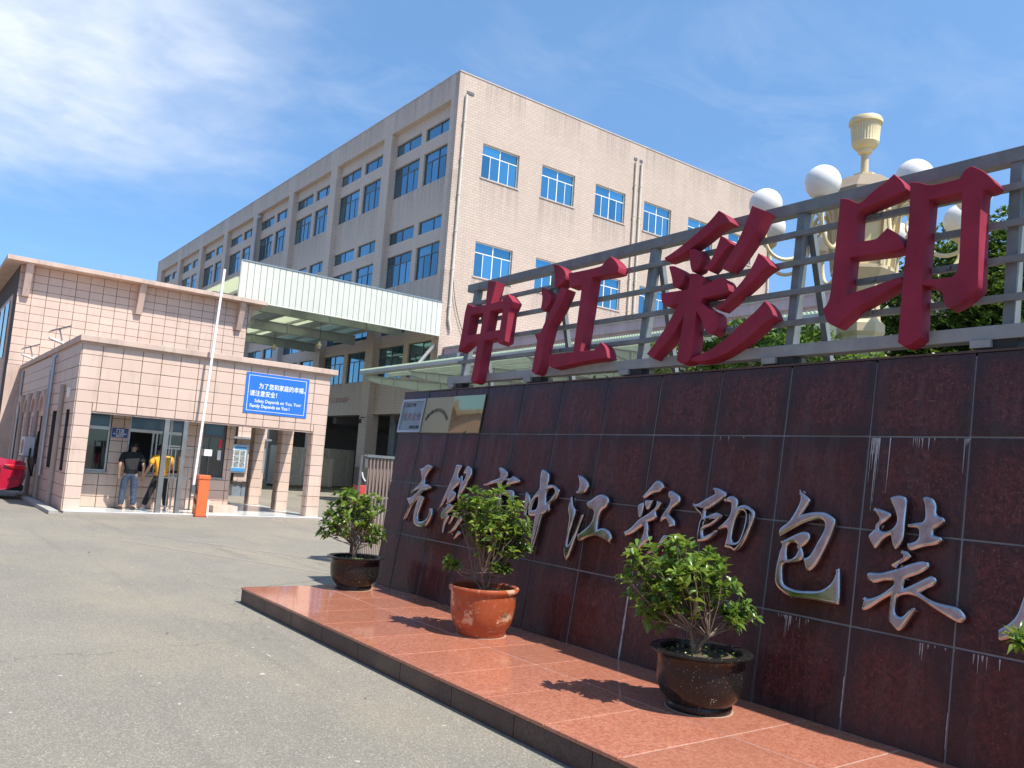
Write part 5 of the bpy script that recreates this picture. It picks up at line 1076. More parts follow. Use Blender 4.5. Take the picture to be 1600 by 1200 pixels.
# ------------------------------------------------------------------ people
def skin_mesh(name, joints, edges, radii, mat, parent, sub=2, root=0):
    me = bpy.data.meshes.new(name); me.from_pydata([tuple(j) for j in joints], edges, [])
    o = bpy.data.objects.new(name, me); col.objects.link(o)
    md = o.modifiers.new('skin', 'SKIN'); md.use_smooth_shade = True
    for i, r in enumerate(radii):
        sv = me.skin_vertices[0].data[i]; sv.radius = r if isinstance(r, tuple) else (r, r); sv.use_root = (i == root)
    s2_ = o.modifiers.new('sub', 'SUBSURF'); s2_.levels = sub; s2_.render_levels = sub
    dg = bpy.context.evaluated_depsgraph_get(); dg.update()
    nm = bpy.data.meshes.new_from_object(o.evaluated_get(dg)); nm.name = name
    bpy.data.objects.remove(o); bpy.data.meshes.remove(me)
    for pl in nm.polygons: pl.use_smooth = True
    nm.materials.clear(); nm.materials.append(MATS[mat])
    return link(bpy.data.objects.new(name, nm), parent, WM[parent.name])
def person(loc, rotz, lab, J, shirt, trousers, shoe, shirt_cut=0.5):
    """J: joint dictionary in the person's own space (facing +Y, feet at z 0)"""
    e = empty('person', loc, lab, 'person', rot=Matrix.Rotation(rotz, 3, 'Z'))
    J = {k: Vector(v) for k, v in J.items()}
    names = ['pel', 'spi', 'che', 'nec', 'hed', 'top', 'shl', 'ell', 'wrl', 'shr', 'elr', 'wrr', 'hil', 'knl', 'anl', 'tol', 'hir', 'knr', 'anr', 'tor']
    rad = [(.135, .10), (.12, .09), (.145, .10), .052, (.073, .088), (.055, .065), .058, .043, .03, .058, .043, .03, .088, .062, .042, .03, .088, .062, .042, .03]
    ed = [('pel','spi'),('spi','che'),('che','nec'),('nec','hed'),('hed','top'),('che','shl'),('shl','ell'),('ell','wrl'),('che','shr'),('shr','elr'),('elr','wrr'),('pel','hil'),('hil','knl'),('knl','anl'),('anl','tol'),('pel','hir'),('hir','knr'),('knr','anr'),('anr','tor')]
    jl = [J[n] for n in names]; idx = {n: i for i, n in enumerate(names)}; el = [(idx[a], idx[b_]) for a, b_ in ed]
    # hands: palm and five fingers on each wrist
    for s_ in ('l', 'r'):
        w = J['wr'+s_]; d = (w-J['el'+s_]).normalized(); side = Vector((1 if s_ == 'r' else -1, 0, 0)); fwd = Vector((0, 1, 0))
        fwd = (fwd-d*fwd.dot(d)).normalized()
        pi2 = len(jl); jl.append(w+d*0.075); rad.append((.036, .02)); el.append((idx['wr'+s_], pi2))
        for q, L in ((-0.026, 0.062), (-0.009, 0.074), (0.009, 0.078), (0.026, 0.07)):
            a = len(jl); jl += [w+d*0.10+fwd*q, w+d*(0.10+L*0.55)+fwd*(q+0.012)-side*0.012, w+d*(0.10+L*0.85)+fwd*(q+0.02)-side*0.035]; rad += [.0105, .009, .0075]
            el += [(pi2, a), (a, a+1), (a+1, a+2)]
        a = len(jl); jl += [w+d*0.045+fwd*0.04, w+d*0.085+fwd*0.06-side*0.012]; rad += [.012, .0095]; el += [(idx['wr'+s_], a), (a, a+1)]
    skin_mesh('body', jl, el, rad, 'skin_tone', e)
    # face, ears and hair
    hd, tp = J['hed'], J['top']; ax = (tp-J['nec']).normalized(); fo = Vector((0, 1, 0)); fo = (fo-ax*fo.dot(ax)).normalized(); rt_ = fo.cross(ax)
    fc = MB(); fc.bar(hd+fo*0.075, hd+fo*0.105-ax*0.03, 0.03, 0.022)
    for s_ in (-1, 1): fc.sphere(hd+rt_*0.082*s_-ax*0.005, 0.024, 8, 6, (0.5, 1, 1.2))
    fc.build('nose_and_ears', 'skin_tone', e, smooth=True, local=True)
    ey = MB()
    for s_ in (-1, 1): ey.sphere(hd+rt_*0.032*s_+fo*0.078+ax*0.012, 0.012, 8, 6)
    ey.bar(hd+fo*0.082-ax*0.055-rt_*0.022, hd+fo*0.082-ax*0.055+rt_*0.022, 0.01, 0.008).build('eyes_and_mouth', 'hair_black', e, local=True)
    hb = MB(); n_ = 16; rq = random.Random(len(lab)); c = hd+ax*0.035-fo*0.014
    vs_ = []; fs = []
    for i in range(8):
        th = R(118)*i/7
        for k in range(n_):
            a = 2*math.pi*k/n_; cut = 1.0
            rr_ = 0.099*(1+rq.uniform(-0.05, 0.05)); front = math.sin(a)
            t2 = th*(0.62 if front > 0.35 else 1.0)
            vs_.append(c+ax*rr_*1.12*math.cos(t2)+(rt_*math.cos(a)*0.92+fo*math.sin(a)*1.08)*rr_*math.sin(t2))
    for i in range(7):
        for k in range(n_): fs.append((i*n_+k, i*n_+(k+1) % n_, (i+1)*n_+(k+1) % n_, (i+1)*n_+k))
    hb.add(vs_, fs).build('hair', 'hair_black', e, smooth=True, local=True)
    # clothes: slightly larger skins over the body
    mix = lambda a, b_, t_: J[a].lerp(J[b_], t_)
    hem = J['pel']-Vector((0, 0, 0.10))
    sj = [J['spi'], mix('spi', 'pel', 0.7), hem, J['che'], mix('che', 'nec', 0.62), J['shl'], mix('shl', 'ell', 0.8), J['shr'], mix('shr', 'elr', 0.8)]
    skin_mesh('shirt', sj, [(0,1),(1,2),(0,3),(3,4),(3,5),(5,6),(3,7),(7,8)], [(.155, .125), (.17, .135), (.172, .138), (.178, .132), .082, .082, .077, .082, .077], shirt, e)
    tj = [J['pel']+Vector((0, 0, 0.06)), J['pel'], J['hil'], J['knl'], mix('knl', 'anl', 0.93), J['hir'], J['knr'], mix('knr', 'anr', 0.93)]
    skin_mesh('trousers', tj, [(0,1),(1,2),(2,3),(3,4),(1,5),(5,6),(6,7)], [(.155, .12), (.155, .122), .112, .085, .072, .112, .085, .072], trousers, e, root=1)
    for s_ in ('l', 'r'):
        a, b_ = J['an'+s_], J['to'+s_]
        sh = MB(); d = (b_-a); d.z = 0; d.normalize(); h0 = a-d*0.06; 
        prof_ = [(-0.07, 0.038, 0.075), (0.02, 0.046, 0.09), (0.12, 0.05, 0.06), (0.19, 0.04, 0.045), (0.215, 0.015, 0.03)]
        sd_ = Vector((d.y, -d.x, 0)); zb = min(a.z, b_.z)-0.045; vs_ = []
        for (t_, w, h) in prof_:
            p0 = Vector((a.x, a.y, 0))+d*t_
            for (i, z) in ((-1, 0), (-1, h*0.6), (-0.5, h), (0.5, h), (1, h*0.6), (1, 0)): vs_.append(p0+sd_*i*w+Vector((0, 0, zb+z)))
        fs = [(i*6+k, i*6+(k+1) % 6, (i+1)*6+(k+1) % 6, (i+1)*6+k) for i in range(4) for k in range(6)]+[(0,1,2,3,4,5), tuple(24+k for k in (5,4,3,2,1,0))]
        sh.add(vs_, fs).build('shoe', shoe, e, smooth=True, local=True)
    return e
person((4.93, 22.72, FLZ), R(-8), 'person in black T-shirt and jeans leaning towards the office window', dict(
    pel=(0, 0, .94), spi=(0, .04, 1.10), che=(0, .12, 1.33), nec=(0.03, .22, 1.47), hed=(0.05, .29, 1.56), top=(0.06, .32, 1.67),
    shl=(-.20, .12, 1.37), ell=(-.27, .02, 1.10), wrl=(-.26, .10, .87), shr=(.21, .13, 1.37), elr=(.30, .03, 1.11), wrr=(.30, .10, .88),
    hil=(-.10, 0, .88), knl=(-.13, .03, .49), anl=(-.15, -.02, .075), tol=(-.19, .13, .045), hir=(.10, 0, .88), knr=(.12, .03, .49), anr=(.14, -.02, .075), tor=(.18, .13, .045)), 'cloth_black', 'cloth_denim', 'shoe_dark')
person((5.66, 22.62, FLZ), R(-14), 'person in yellow shirt and black trousers standing behind the steel posts', dict(
    pel=(0, 0, .92), spi=(-.01, .03, 1.08), che=(-.02, .09, 1.31), nec=(-.04, .16, 1.46), hed=(-.07, .21, 1.56), top=(-.08, .23, 1.67),
    shl=(-.22, .08, 1.35), ell=(-.31, -.02, 1.11), wrl=(-.40, .08, .92), shr=(.18, .12, 1.36), elr=(.24, .22, 1.13), wrr=(.20, .42, 1.10),
    hil=(-.10, 0, .87), knl=(-.22, -.02, .49), anl=(-.36, -.12, .085), tol=(-.42, .02, .045), hir=(.10, 0, .87), knr=(.13, .05, .48), anr=(.17, .06, .075), tor=(.20, .21, .045)), 'cloth_yellow', 'cloth_black', 'shoe_grey')

# ------------------------------------------------------------------ red car, only its tail is in view
car = empty('red_car', (0.85, 26.9, 0), 'bright red parked car, only its tail showing at the left edge', 'car')
prof_ = [(-1.35, 0.42), (-1.36, 0.62), (-1.1, 0.80), (-0.35, 0.95), (0.25, 1.38), (0.9, 1.46), (1.55, 1.43), (2.2, 1.18), (2.45, 1.09), (2.92, 1.05), (3.02, 0.98), (3.05, 0.62), (2.98, 0.36), (2.6, 0.26), (-1.1, 0.26)]
def car_section(y, inset, zs):
    out = []
    for (x, z) in prof_:
        k = max(0.0, (z-0.95)/0.5)
        out.append((x*(1-0.0)-(0.06*inset if x > 2.5 else 0), y, z*zs if z < 0.9 else z))
    return out
cb = MB(); secs = []
for (y, roof_in, tail) in ((26.02, 1.0, 0.16), (26.05, 0.7, 0.10), (26.25, 0.2, 0.02), (26.9, 0.0, 0.0), (27.55, 0.2, 0.02), (27.75, 0.7, 0.10), (27.78, 1.0, 0.16)):
    sec = []
    for (x, z) in prof_:
        yy = y
        if z > 1.0: yy = 26.9+(y-26.9)*(1-0.30*min(1, (z-1.0)/0.46))
        sec.append((x-tail*max(0, (x-2.4)/0.6), yy, z))
    secs.append(sec)
n_ = len(prof_); vs_ = [q for s_ in secs for q in s_]
fs = [(i*n_+k, i*n_+(k+1) % n_, (i+1)*n_+(k+1) % n_, (i+1)*n_+k) for i in range(len(secs)-1) for k in range(n_)]+[tuple(range(n_)), tuple((len(secs)-1)*n_+k for k in reversed(range(n_)))]
cb.add(vs_, fs).build('body', 'car_red', car, smooth=True)
MB().add([(0.35, 26.12, 1.05), (2.1, 26.12, 1.08), (1.5, 26.21, 1.37), (0.5, 26.21, 1.36)], [(0,1,2,3)]).build('side_window', 'car_glass', car)
MB().add([(1.62, 26.28, 1.425), (2.38, 26.2, 1.125), (2.38, 27.6, 1.125), (1.62, 27.52, 1.425)], [(0,1,2,3)]).build('rear_window', 'car_glass', car)
for y0, y1 in ((25.995, 26.3), (27.5, 27.8)):
    MB().prism([(2.45, 0.93), (2.93, 0.94), (3.01, 0.86), (2.98, 0.80), (2.72, 0.83)], 'y', y0+0.01, y1).build('tail_lamp', 'car_lamp', car, bev=0.015)
for x in (-0.65, 2.02):
    for y in (26.0, 27.6):
        w_ = empty('wheel', (x, y+0.1, 0.32), parent=car)
        MB().lathe([(0.22, 0), (0.32, 0.02), (0.325, 0.1), (0.32, 0.18), (0.22, 0.2)], (0, 0, 0), 24).build('tyre', 'rubber', w_, smooth=True).matrix_basis = Matrix.Translation((x, y-0.005, 0.325)) @ Matrix.Rotation(R(-90), 4, 'X')
        MB().lathe([(0.05, -0.01), (0.2, 0.0), (0.21, 0.03), (0.1, 0.06)], (0, 0, 0), 20).build('rim', 'zinc', w_, smooth=True).matrix_basis = Matrix.Translation((x, y-0.01, 0.325)) @ Matrix.Rotation(R(-90), 4, 'X')
MB().box(2.6, 3.0, 26.1, 27.7, 0.24, 0.40).build('bumper', 'rubber', car, bev=0.04)
MB().box(-0.2, 1.55, 26.008, 26.03, 0.28, 0.36).build('sill_trim', 'rubber', car)
MB().box(2.40, 2.408, 26.006, 26.04, 0.46, 0.93).build('panel_gap', 'rubber', car)
MB().box(2.60, 2.98, 26.004, 26.03, 0.585, 0.592).build('panel_gap', 'rubber', car)
MB().lathe([(0.0, 0.0), (0.335, 0.0), (0.335, 0.02), (0.0, 0.021)], (0, 0, 0), 28).build('wheel_arch', 'rubber', car).matrix_basis = Matrix.Translation((2.02, 26.016, 0.36)) @ Matrix.Rotation(R(90), 4, 'X')

# ------------------------------------------------------------------ ornate cream lamp post behind the frame
LX, LY = 9.07, 5.37
lp = empty('lamp_post', (LX, LY, 0), 'ornate cream lamp post with white globes on curled arms behind the sign', 'lamp post')
oct_ = lambda r, z: [(LX+r*math.cos(R(22.5+45*k)), LY+r*math.sin(R(22.5+45*k)), z) for k in range(8)]
def octo(name, prof, mat):
    mb_ = MB(); vs_ = [q for (r, z) in prof for q in oct_(r, z)]
    fs = [(i*8+k, i*8+(k+1) % 8, (i+1)*8+(k+1) % 8, (i+1)*8+k) for i in range(len(prof)-1) for k in range(8)]+[tuple(reversed(range(8))), tuple((len(prof)-1)*8+k for k in range(8))]
    return mb_.add(vs_, fs).build(name, mat, lp)
octo('base', [(0.5, 0), (0.5, 0.5), (0.36, 0.6)], 'cream_paint')
octo('shaft', [(0.30, 0.6), (0.24, 3.55), (0.27, 3.6), (0.27, 3.7), (0.22, 3.75), (0.20, 4.05), (0.25, 4.12), (0.25, 4.18), (0.36, 4.34), (0.36, 4.38)], 'cream_paint')
octo('lantern_body', [(0.32, 4.381), (0.40, 5.20)], 'cream_pale')
for k in range(8):
    a = R(22.5+45*k); x, y = math.cos(a), math.sin(a)
    MB().bar((LX+0.335*x, LY+0.335*y, 4.38), (LX+0.415*x, LY+0.415*y, 5.205), 0.05, 0.05, (x, y, 0)).build('corner_rib', 'cream_paint', lp)
octo('hood', [(0.40, 5.206), (0.56, 5.23), (0.56, 5.27), (0.30, 5.475), (0.26, 5.50)], 'hood_brown')
octo('hood_plinth', [(0.145, 5.501), (0.145, 5.565), (0.06, 5.58)], 'cream_pale')
MB().tube([(LX, LY, 5.57), (LX, LY, 5.85)], 0.045, 12).build('neck', 'cream_paint', lp, smooth=True)
MB().lathe([(0.05, 5.83), (0.082, 5.85), (0.085, 5.895), (0.11, 5.90), (0.145, 5.94), (0.158, 5.975), (0.153, 5.99), (0.168, 6.19), (0.17, 6.20), (0.195, 6.215), (0.197, 6.25), (0.18, 6.285), (0.10, 6.31), (0.035, 6.315), (0.03, 6.345)], (LX, LY, 0), 64, 0.035, (6, 7)).build('urn', 'cream_pale', lp, smooth=True)
fl_ = MB()
for s_ in range(8):
    a = R(22.5+45*s_)
    for q in range(5):
        z = 2.5+q*0.19; x, y = LX+0.285*math.cos(a), LY+0.285*math.sin(a)
        fl_.tube([(x+0.05*math.cos(t_)*-math.sin(a), y+0.05*math.cos(t_)*math.cos(a), z+0.08*math.sin(t_)) for t_ in [0.6*j for j in range(11)]], 0.012, 4)
fl_.build('scroll_ornament', 'cream_pale', lp)
def curve_pts(P, n=5):
    P = [Vector(q) for q in P]; out = []
    for i in range(len(P)-1):
        a, b_, c_, d_ = P[max(i-1, 0)], P[i], P[i+1], P[min(i+2, len(P)-1)]
        for j in range(n):
            u = j/n; out.append(0.5*((2*b_)+(c_-a)*u+(2*a-5*b_+4*c_-d_)*u*u+(3*b_-a-3*c_+d_)*u**3))
    return out+[P[-1]]
def globe(k, ang, rad, z):
    a = R(ang); ux, uy = math.cos(a), math.sin(a); gx, gy = LX+rad*ux, LY+rad*uy
    ar = empty('lamp_arm', (LX, LY, 4.6), parent=lp)
    P_ = lambda r_, z_: (LX+r_*ux, LY+r_*uy, z_)
    MB().tube(curve_pts([P_(0.36, z-0.20), P_(0.44, z-0.02), P_(0.56, z+0.02), P_(0.63, z-0.12), P_(0.66, z-0.36), P_(0.76, z-0.58), P_(0.92, z-0.66), P_(1.08, z-0.62), P_(rad-0.02, z-0.48), P_(rad, z-0.26)]), 0.024, 8).build('arm_tube', 'cream_pale', ar, smooth=True)
    sc_ = MB(); cx = 0.62
    sc_.tube([P_(cx+0.15*math.cos(t_)*(1-t_/9), z-0.16+0.15*math.sin(t_)*(1-t_/9)) for t_ in [0.5*j for j in range(13)]], 0.016, 6)
    sc_.build('arm_scroll', 'cream_pale', ar, smooth=True)
    MB().lathe([(0.03, -0.29), (0.085, -0.24), (0.095, -0.19), (0.085, -0.165)], (gx, gy, z), 16).build('globe_cup', 'cream_paint', ar, smooth=True)
    MB().sphere((gx, gy, z), 0.195, 24, 16).build('globe', 'white_globe', ar, smooth=True)
for k in range(8):
    globe(k, 10+45*k, 1.2, 5.10)

# ------------------------------------------------------------------ vegetation
def leaf_mesh(L=0.07, W=0.032, name='leaf', mat='leaf_shrub'):
    v = [(0, 0, 0), (-W*0.42, L*0.3, 0.006), (0, L*0.33, -0.003), (W*0.42, L*0.3, 0.006), (-W*0.5, L*0.58, 0.004), (0, L*0.62, -0.006), (W*0.5, L*0.58, 0.004), (0, L, -0.018)]
    f = [(0, 2, 1), (0, 3, 2), (1, 2, 5, 4), (2, 3, 6, 5), (4, 5, 7), (5, 6, 7)]
    me = bpy.data.meshes.new(name); me.from_pydata(v, [], f); me.materials.append(MATS[mat])
    for pl in me.polygons: pl.use_smooth = True
    return me
LM = [leaf_mesh(0.080, 0.039, mat='leaf_shrub'), leaf_mesh(0.058, 0.032, mat='leaf_shrub'), leaf_mesh(0.070, 0.036, mat='leaf_shrub_dark'), leaf_mesh(0.088, 0.040, mat='leaf_shrub'), leaf_mesh(0.066, 0.030, mat='leaf_shrub_dark'), leaf_mesh(0.074, 0.036, mat='leaf_shrub')]
LM_OLD = leaf_mesh(0.066, 0.034, mat='leaf_old')
CAMP = Vector((0, 0, 1.65))
def leaf_matrix(p, d, rq, tilt=0.35):
    d = d.normalized(); upv = Vector((rq.uniform(-0.5, 0.5), rq.uniform(-0.5, 0.5), 1.0))
    x = d.cross(upv)
    if x.length < 1e-3: x = Vector((1, 0, 0))
    x.normalize(); z = x.cross(d).normalized(); s_ = rq.uniform(0.75, 1.2)
    mm = frame3(x*s_, d*s_, z*s_); mm.translation = p
    return mm
def shrub_plant(parent, base, spec, seed, ntips, nparts=290):
    """spec: list of (centre, radii, share) lobes that make up the crown"""
    rq = random.Random(seed); wood = MB(); leaves = []
    lobes = []
    for c, rd_, share in spec: lobes += [(Vector(c), Vector(rd_))]*max(1, int(ntips*share))
    base = Vector(base); forks = []
    for q in range(6):
        a = rq.uniform(0, 6.28); r_ = rq.uniform(0.03, 0.11); forks.append(base+Vector((r_*math.cos(a), r_*math.sin(a), rq.uniform(0.10, 0.26))))
    for fk in forks:
        wood.tube([base+Vector((rq.uniform(-.02, .02), rq.uniform(-.02, .02), -0.02)), base.lerp(fk, 0.5)+Vector((rq.uniform(-.015, .015), rq.uniform(-.015, .015), 0)), fk], [0.013, 0.010, 0.008], 6)
    for (c, rd_) in lobes:
        v = Vector((rq.gauss(0, 1), rq.gauss(0, 1), rq.gauss(0, 1))).normalized(); k = rq.random()**0.40*(1.0+0.16*math.sin(6*v.x+2)*math.cos(5*v.y+seed))
        tip = c+Vector((v.x*rd_.x, v.y*rd_.y, v.z*rd_.z))*k
        fk = min(forks, key=lambda q: (q-tip).length*rq.uniform(0.6, 1.4))
        mid = fk.lerp(tip, 0.55)+Vector((rq.uniform(-.04, .04), rq.uniform(-.04, .04), rq.uniform(-.05, .02)))
        wood.tube([fk, mid, tip], [0.0055, 0.0035, 0.0018], 4, caps=False)
        out = (tip-c); out = out.normalized() if out.length > 1e-3 else Vector((0, 0, 1))
        grow = (tip-mid).normalized()
        for j in range(rq.randint(5, 8)):
            a = 2.4*j+rq.uniform(-.4, .4); u_ = grow.cross(Vector((0, 0, 1)))
            if u_.length < 1e-3: u_ = Vector((1, 0, 0))
            u_.normalize(); w_ = u_.cross(grow)
            d = (u_*math.cos(a)+w_*math.sin(a))*0.9+grow*rq.uniform(0.15, 0.8)+Vector((0, 0, rq.uniform(0.0, 0.45)))
            leaves.append(leaf_matrix(tip-grow*rq.uniform(0, 0.055), d, rq))
        if rq.random() < 0.85:
            for j in range(4): leaves.append(leaf_matrix(mid.lerp(tip, rq.uniform(0.2, 0.8)), Vector((rq.uniform(-1, 1), rq.uniform(-1, 1), rq.uniform(-.1, .9))), rq))
    st_ = wood.build('stems', 'bark', parent)
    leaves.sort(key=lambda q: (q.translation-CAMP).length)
    for q in leaves[:nparts]:
        link(bpy.data.objects.new('leaf', LM_OLD if rq.random() < 0.025 else rq.choice(LM)), parent, q @ Matrix.Rotation(rq.uniform(-0.5, 0.5), 4, 'Y') @ Matrix.Diagonal((rq.uniform(0.8, 1.15), rq.uniform(0.75, 1.2), rq.uniform(0.3, 2.2), 1)))
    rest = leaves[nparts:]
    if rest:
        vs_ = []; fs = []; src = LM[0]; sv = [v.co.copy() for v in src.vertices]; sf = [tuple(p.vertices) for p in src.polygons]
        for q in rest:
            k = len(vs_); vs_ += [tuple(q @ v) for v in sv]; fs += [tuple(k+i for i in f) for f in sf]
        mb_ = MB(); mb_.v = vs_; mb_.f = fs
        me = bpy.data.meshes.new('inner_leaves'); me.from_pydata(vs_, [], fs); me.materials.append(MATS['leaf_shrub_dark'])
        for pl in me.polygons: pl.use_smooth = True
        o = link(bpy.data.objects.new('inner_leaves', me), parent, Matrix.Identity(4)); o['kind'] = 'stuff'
def pot(parent, x, y, z, h, r, mat, kind):
    if kind == 'bowl':
        prof_ = [(r*0.60, 0), (r*0.63, 0.01), (r*0.64, 0.035), (r*0.62, 0.05), (r*0.76, 0.10), (r*0.835, 0.17), (r*0.855, h*0.70), (r*0.85, h*0.86), (r*0.90, h*0.93), (r*1.0, h*0.96), (r*1.0, h*0.985), (r*0.97, h), (r*0.80, h*0.985), (r*0.78, h*0.9), (r*0.76, h*0.6)]
    else:
        prof_ = [(r*0.66, 0), (r*0.70, 0.02), (r*0.72, 0.06), (r*0.82, 0.10), (r*0.88, 0.17), (r*0.92, h*0.6), (r*0.93, h*0.87), (r*0.98, h*0.90), (r*1.0, h*0.94), (r*1.0, h*0.97), (r*0.98, h*0.995), (r*0.93, h), (r*0.88, h*0.97), (r*0.86, h*0.7)]
    vs_ = MB().lathe(prof_, (x, y, z), 48)
    vs_.f = vs_.f[:-1]
    vs_.build('pot', mat, parent, smooth=True)
    rs_ = r*0.79 if kind == 'bowl' else r*0.875
    so = MB(); n_ = 24; rq = random.Random(int(x*100+y*10)); zs = z+h*(0.86 if kind == 'bowl' else 0.86)
    vv = [(x, y, zs+0.03)]+[(x+rs_*q*math.cos(6.2832*k/n_), y+rs_*q*math.sin(6.2832*k/n_), zs+rq.uniform(-.008, .012)) for q in (0.35, 0.7, 1.0) for k in range(n_)]
    ff = [(0, 1+k, 1+(k+1) % n_) for k in range(n_)]+[(1+i*n_+k, 1+(i+1)*n_+k, 1+(i+1)*n_+(k+1) % n_, 1+i*n_+(k+1) % n_) for i in range(2) for k in range(n_)]
    so.add(vv, ff).build('soil', 'soil', parent, smooth=True)
    ms_ = MB()
    for k in range(70 if kind == 'bowl' else 20):
        a = rq.uniform(0, 6.28); q = rs_*math.sqrt(rq.random())*0.95; p = Vector((x+q*math.cos(a), y+q*math.sin(a), zs+0.02))
        mm = leaf_matrix(p, Vector((rq.uniform(-1, 1), rq.uniform(-1, 1), rq.uniform(0, .6))), rq) @ Matrix.Scale(0.45, 4)
        for pl in LM[1].polygons: ms_.add([mm @ LM[1].vertices[i].co for i in pl.vertices], [tuple(range(len(pl.vertices)))])
    o = ms_.build('ground_cover', 'leaf_bright', parent); o['kind'] = 'stuff'
    MB().lathe([((0.64 if kind == 'bowl' else 0.70)*r, 0.0), ((0.665 if kind == 'bowl' else 0.715)*r, 0.001), ((0.665 if kind == 'bowl' else 0.715)*r, 0.003), ((0.64 if kind == 'bowl' else 0.70)*r, 0.004)], (x, y, z+0.0006), 36).build('dust_ring', 'pot_ring', parent)
PZT = PZ
s1 = empty('potted_shrub', (4.55, 9.03, PZT), 'leafy shrub in a black bowl pot at the far end of the red platform', 'potted shrub', 'potted shrubs along the granite wall')
pot(s1, 4.55, 9.03, PZT, 0.385, 0.335, 'pot_black', 'bowl')
shrub_plant(s1, (4.53, 9.04, PZT+0.34), [((4.48, 9.08, 1.06), (0.30, 0.30, 0.27), 0.50), ((4.40, 9.15, 1.27), (0.17, 0.17, 0.14), 0.14), ((4.24, 9.26, 0.90), (0.15, 0.15, 0.18), 0.17), ((4.74, 8.93, 0.83), (0.16, 0.16, 0.13), 0.13), ((4.66, 8.96, 1.16), (0.14, 0.14, 0.14), 0.06)], 101, 120, 300)
s2_ = empty('potted_shrub', (4.52, 6.33, PZT), 'leafy shrub in a worn orange glazed pot, the middle of the row', 'potted shrub', 'potted shrubs along the granite wall')
pot(s2_, 4.52, 6.33, PZT, 0.44, 0.325, 'pot_orange', 'drum')
shrub_plant(s2_, (4.52, 6.33, PZT+0.38), [((4.56, 6.30, 1.20), (0.31, 0.31, 0.32), 0.58), ((4.36, 6.44, 1.36), (0.17, 0.17, 0.16), 0.15), ((4.72, 6.18, 1.08), (0.17, 0.17, 0.20), 0.17), ((4.24, 6.50, 0.80), (0.08, 0.08, 0.06), 0.04), ((4.58, 6.27, 0.80), (0.13, 0.13, 0.07), 0.10)], 202, 165, 300)
s3_ = empty('potted_shrub', (4.56, 3.80, PZT), 'spreading shrub in a black speckled bowl pot nearest the camera', 'potted shrub', 'potted shrubs along the granite wall')
pot(s3_, 4.56, 3.80, PZT, 0.395, 0.345, 'pot_black', 'bowl')
shrub_plant(s3_, (4.53, 3.83, PZT+0.34), [((4.42, 3.91, 1.06), (0.31, 0.31, 0.27), 0.52), ((4.30, 4.00, 0.84), (0.20, 0.20, 0.16), 0.17), ((4.64, 3.75, 1.03), (0.16, 0.16, 0.20), 0.13), ((4.80, 3.63, 0.80), (0.14, 0.14, 0.08), 0.10), ((4.17, 4.08, 1.10), (0.11, 0.11, 0.13), 0.08)], 303, 160, 300)
s4_ = empty('potted_shrub', (4.52, 1.30, PZT), 'shrub of which only leaf tips show at the right edge', 'potted shrub', 'potted shrubs along the granite wall')
pot(s4_, 4.52, 1.30, PZT, 0.395, 0.34, 'pot_black', 'bowl')
shrub_plant(s4_, (4.52, 1.32, PZT+0.34), [((4.45, 1.28, 1.10), (0.36, 0.33, 0.30), 0.9), ((4.40, 1.52, 1.02), (0.12, 0.12, 0.08), 0.06), ((4.13, 1.63, 1.09), (0.06, 0.06, 0.05), 0.07)], 404, 90, 120)

def tree(name, base, lab, lobes, mat, seed, n, size, cat='tree', trunk_r=0.12, group=None):
    e = empty(name, base, lab, cat, group); rq = random.Random(seed); base = Vector(base); tw = MB()
    cs_ = [Vector(c) for c, r_ in lobes]; mean = sum(cs_, Vector())/len(cs_)
    fork = base.lerp(mean, 0.55); tw.tube([base, base.lerp(fork, 0.5)+Vector((0.05, 0.03, 0)), fork], [trunk_r, trunk_r*0.8, trunk_r*0.6], 8)
    for c in cs_: tw.tube([fork, fork.lerp(c, 0.5)+Vector((rq.uniform(-.1, .1), rq.uniform(-.1, .1), 0.05)), c], [trunk_r*0.5, trunk_r*0.3, trunk_r*0.12], 6)
    vs_ = []; fs = []; tot = sum(r_[0]*r_[1]*r_[2] for c, r_ in lobes)
    for c, r_ in lobes:
        c = Vector(c); cnt = int(n*(r_[0]*r_[1]*r_[2])/tot)
        for q in range(cnt):
            v = Vector((rq.gauss(0, 1), rq.gauss(0, 1), rq.gauss(0, 1))).normalized(); k = rq.uniform(0.55, 1.0)**0.7*(1+0.18*math.sin(5*v.x+3*v.z+seed)*math.sin(4*v.y+2))
            p = c+Vector((v.x*r_[0], v.y*r_[1], v.z*r_[2]))*k
            for j in range(5):
                d = v*0.5+Vector((rq.uniform(-1, 1), rq.uniform(-1, 1), rq.uniform(-.4, .9))); mm = leaf_matrix(p, d, rq) @ Matrix.Scale(size/0.072, 4)
                i0 = len(vs_); vs_ += [tuple(mm @ x) for x in ((Vector((0, 0, 0)), Vector((-0.018, 0.036, 0.004)), Vector((0, 0.072, -0.012)), Vector((0.018, 0.036, 0.004))))]; fs += [(i0, i0+3, i0+2), (i0, i0+2, i0+1)]
    tw.build('trunk', 'bark', e, smooth=True)
    me = bpy.data.meshes.new('crown'); me.from_pydata(vs_, [], fs); me.materials.append(MATS[mat])
    link(bpy.data.objects.new('crown', me), e, Matrix.Identity(4))
    return e
tree('evergreen_tree', (13.0, 6.1, 0), 'dense dark evergreen tree behind the right end of the sign frame', [((12.55, 6.0, 4.6), (0.9, 0.9, 1.1)), ((13.1, 5.4, 4.95), (0.9, 0.9, 1.05)), ((12.2, 6.6, 3.7), (0.9, 0.9, 0.9)), ((13.3, 5.2, 3.9), (1.2, 1.0, 1.1)), ((14.0, 4.6, 4.9), (1.2, 1.0, 1.2)), ((12.7, 5.9, 3.4), (1.1, 1.1, 1.0))], 'leaf_tree', 7, 16000, 0.10, trunk_r=0.16)
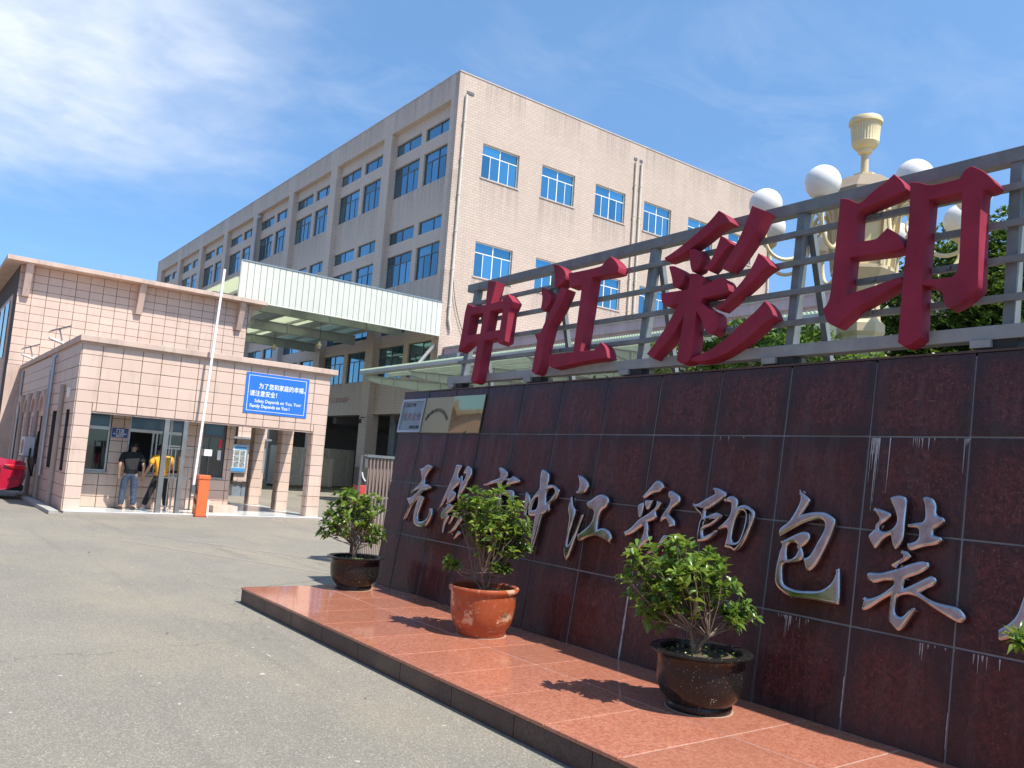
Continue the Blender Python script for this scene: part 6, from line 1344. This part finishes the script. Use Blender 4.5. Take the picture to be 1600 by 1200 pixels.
tree('low_shrub', (9.3, 7.2, 0), 'bright green low shrub behind the wall between the 彩 and 印 characters', [((9.0, 7.0, 3.5), (0.5, 0.5, 0.42)), ((8.6, 7.7, 3.35), (0.5, 0.5, 0.4)), ((9.3, 6.5, 3.45), (0.45, 0.4, 0.4))], 'leaf_bright', 8, 900, 0.11, 'shrub', 0.05)
tree('low_shrub', (8.9, 5.3, 0), 'bright green low shrub behind the wall beside the lamp post foot', [((8.6, 5.9, 3.35), (0.38, 0.38, 0.32)), ((8.8, 5.3, 3.12), (0.4, 0.35, 0.3))], 'leaf_bright', 9, 420, 0.10, 'shrub', 0.04)
# weeds on top of the wall, litter on the drive
wd = MB(); rq = random.Random(77)
for (yy, sp, n_) in ((6.0, 0.16, 26), (5.2, 0.08, 10), (3.9, 0.25, 24), (3.2, 0.15, 10)):
    for k in range(n_):
        mm = leaf_matrix(Vector((5.62+rq.uniform(-.1, .12), yy+rq.gauss(0, sp), WT+0.02)), Vector((rq.uniform(-1, 1), rq.uniform(-1, 1), rq.uniform(.2, 1.2))), rq)
        for pl in LM[1].polygons: wd.add([mm @ LM[1].vertices[i].co for i in pl.vertices], [tuple(range(len(pl.vertices)))])
o = wd.build('weeds', 'leaf_bright'); o['kind'] = 'stuff'; tag(o, 'small green weeds growing on top of the granite wall', 'weeds')
lt = MB()
for (x, y, s_) in ((1.75, 4.35, 0.05), (2.2, 7.9, 0.035), (0.55, 5.6, 0.06), (2.9, 5.4, 0.03), (2.6, 14.0, 0.05)):
    a = rq.uniform(0, 3); mm = Matrix.Translation((x, y, 0.012)) @ Matrix.Rotation(a, 4, 'Z') @ Matrix.Scale(s_/0.07, 4)
    for pl in LM[0].polygons: lt.add([mm @ LM[0].vertices[i].co for i in pl.vertices], [tuple(range(len(pl.vertices)))])
o = lt.build('leaf_litter', 'bark'); o['kind'] = 'stuff'; tag(o, 'few dry leaves scattered on the asphalt drive', 'leaf litter')
# a loose cable beside the factory downpipe
cbp = []
for k in range(13):
    u_ = k/12; cbp.append((22.2+1.5*u_**1.6, 35.9, 11.9-5.2*u_+1.2*u_*u_))
MB().tube(cbp, 0.018, 5).build('hanging_cable', 'cable_black', fac)
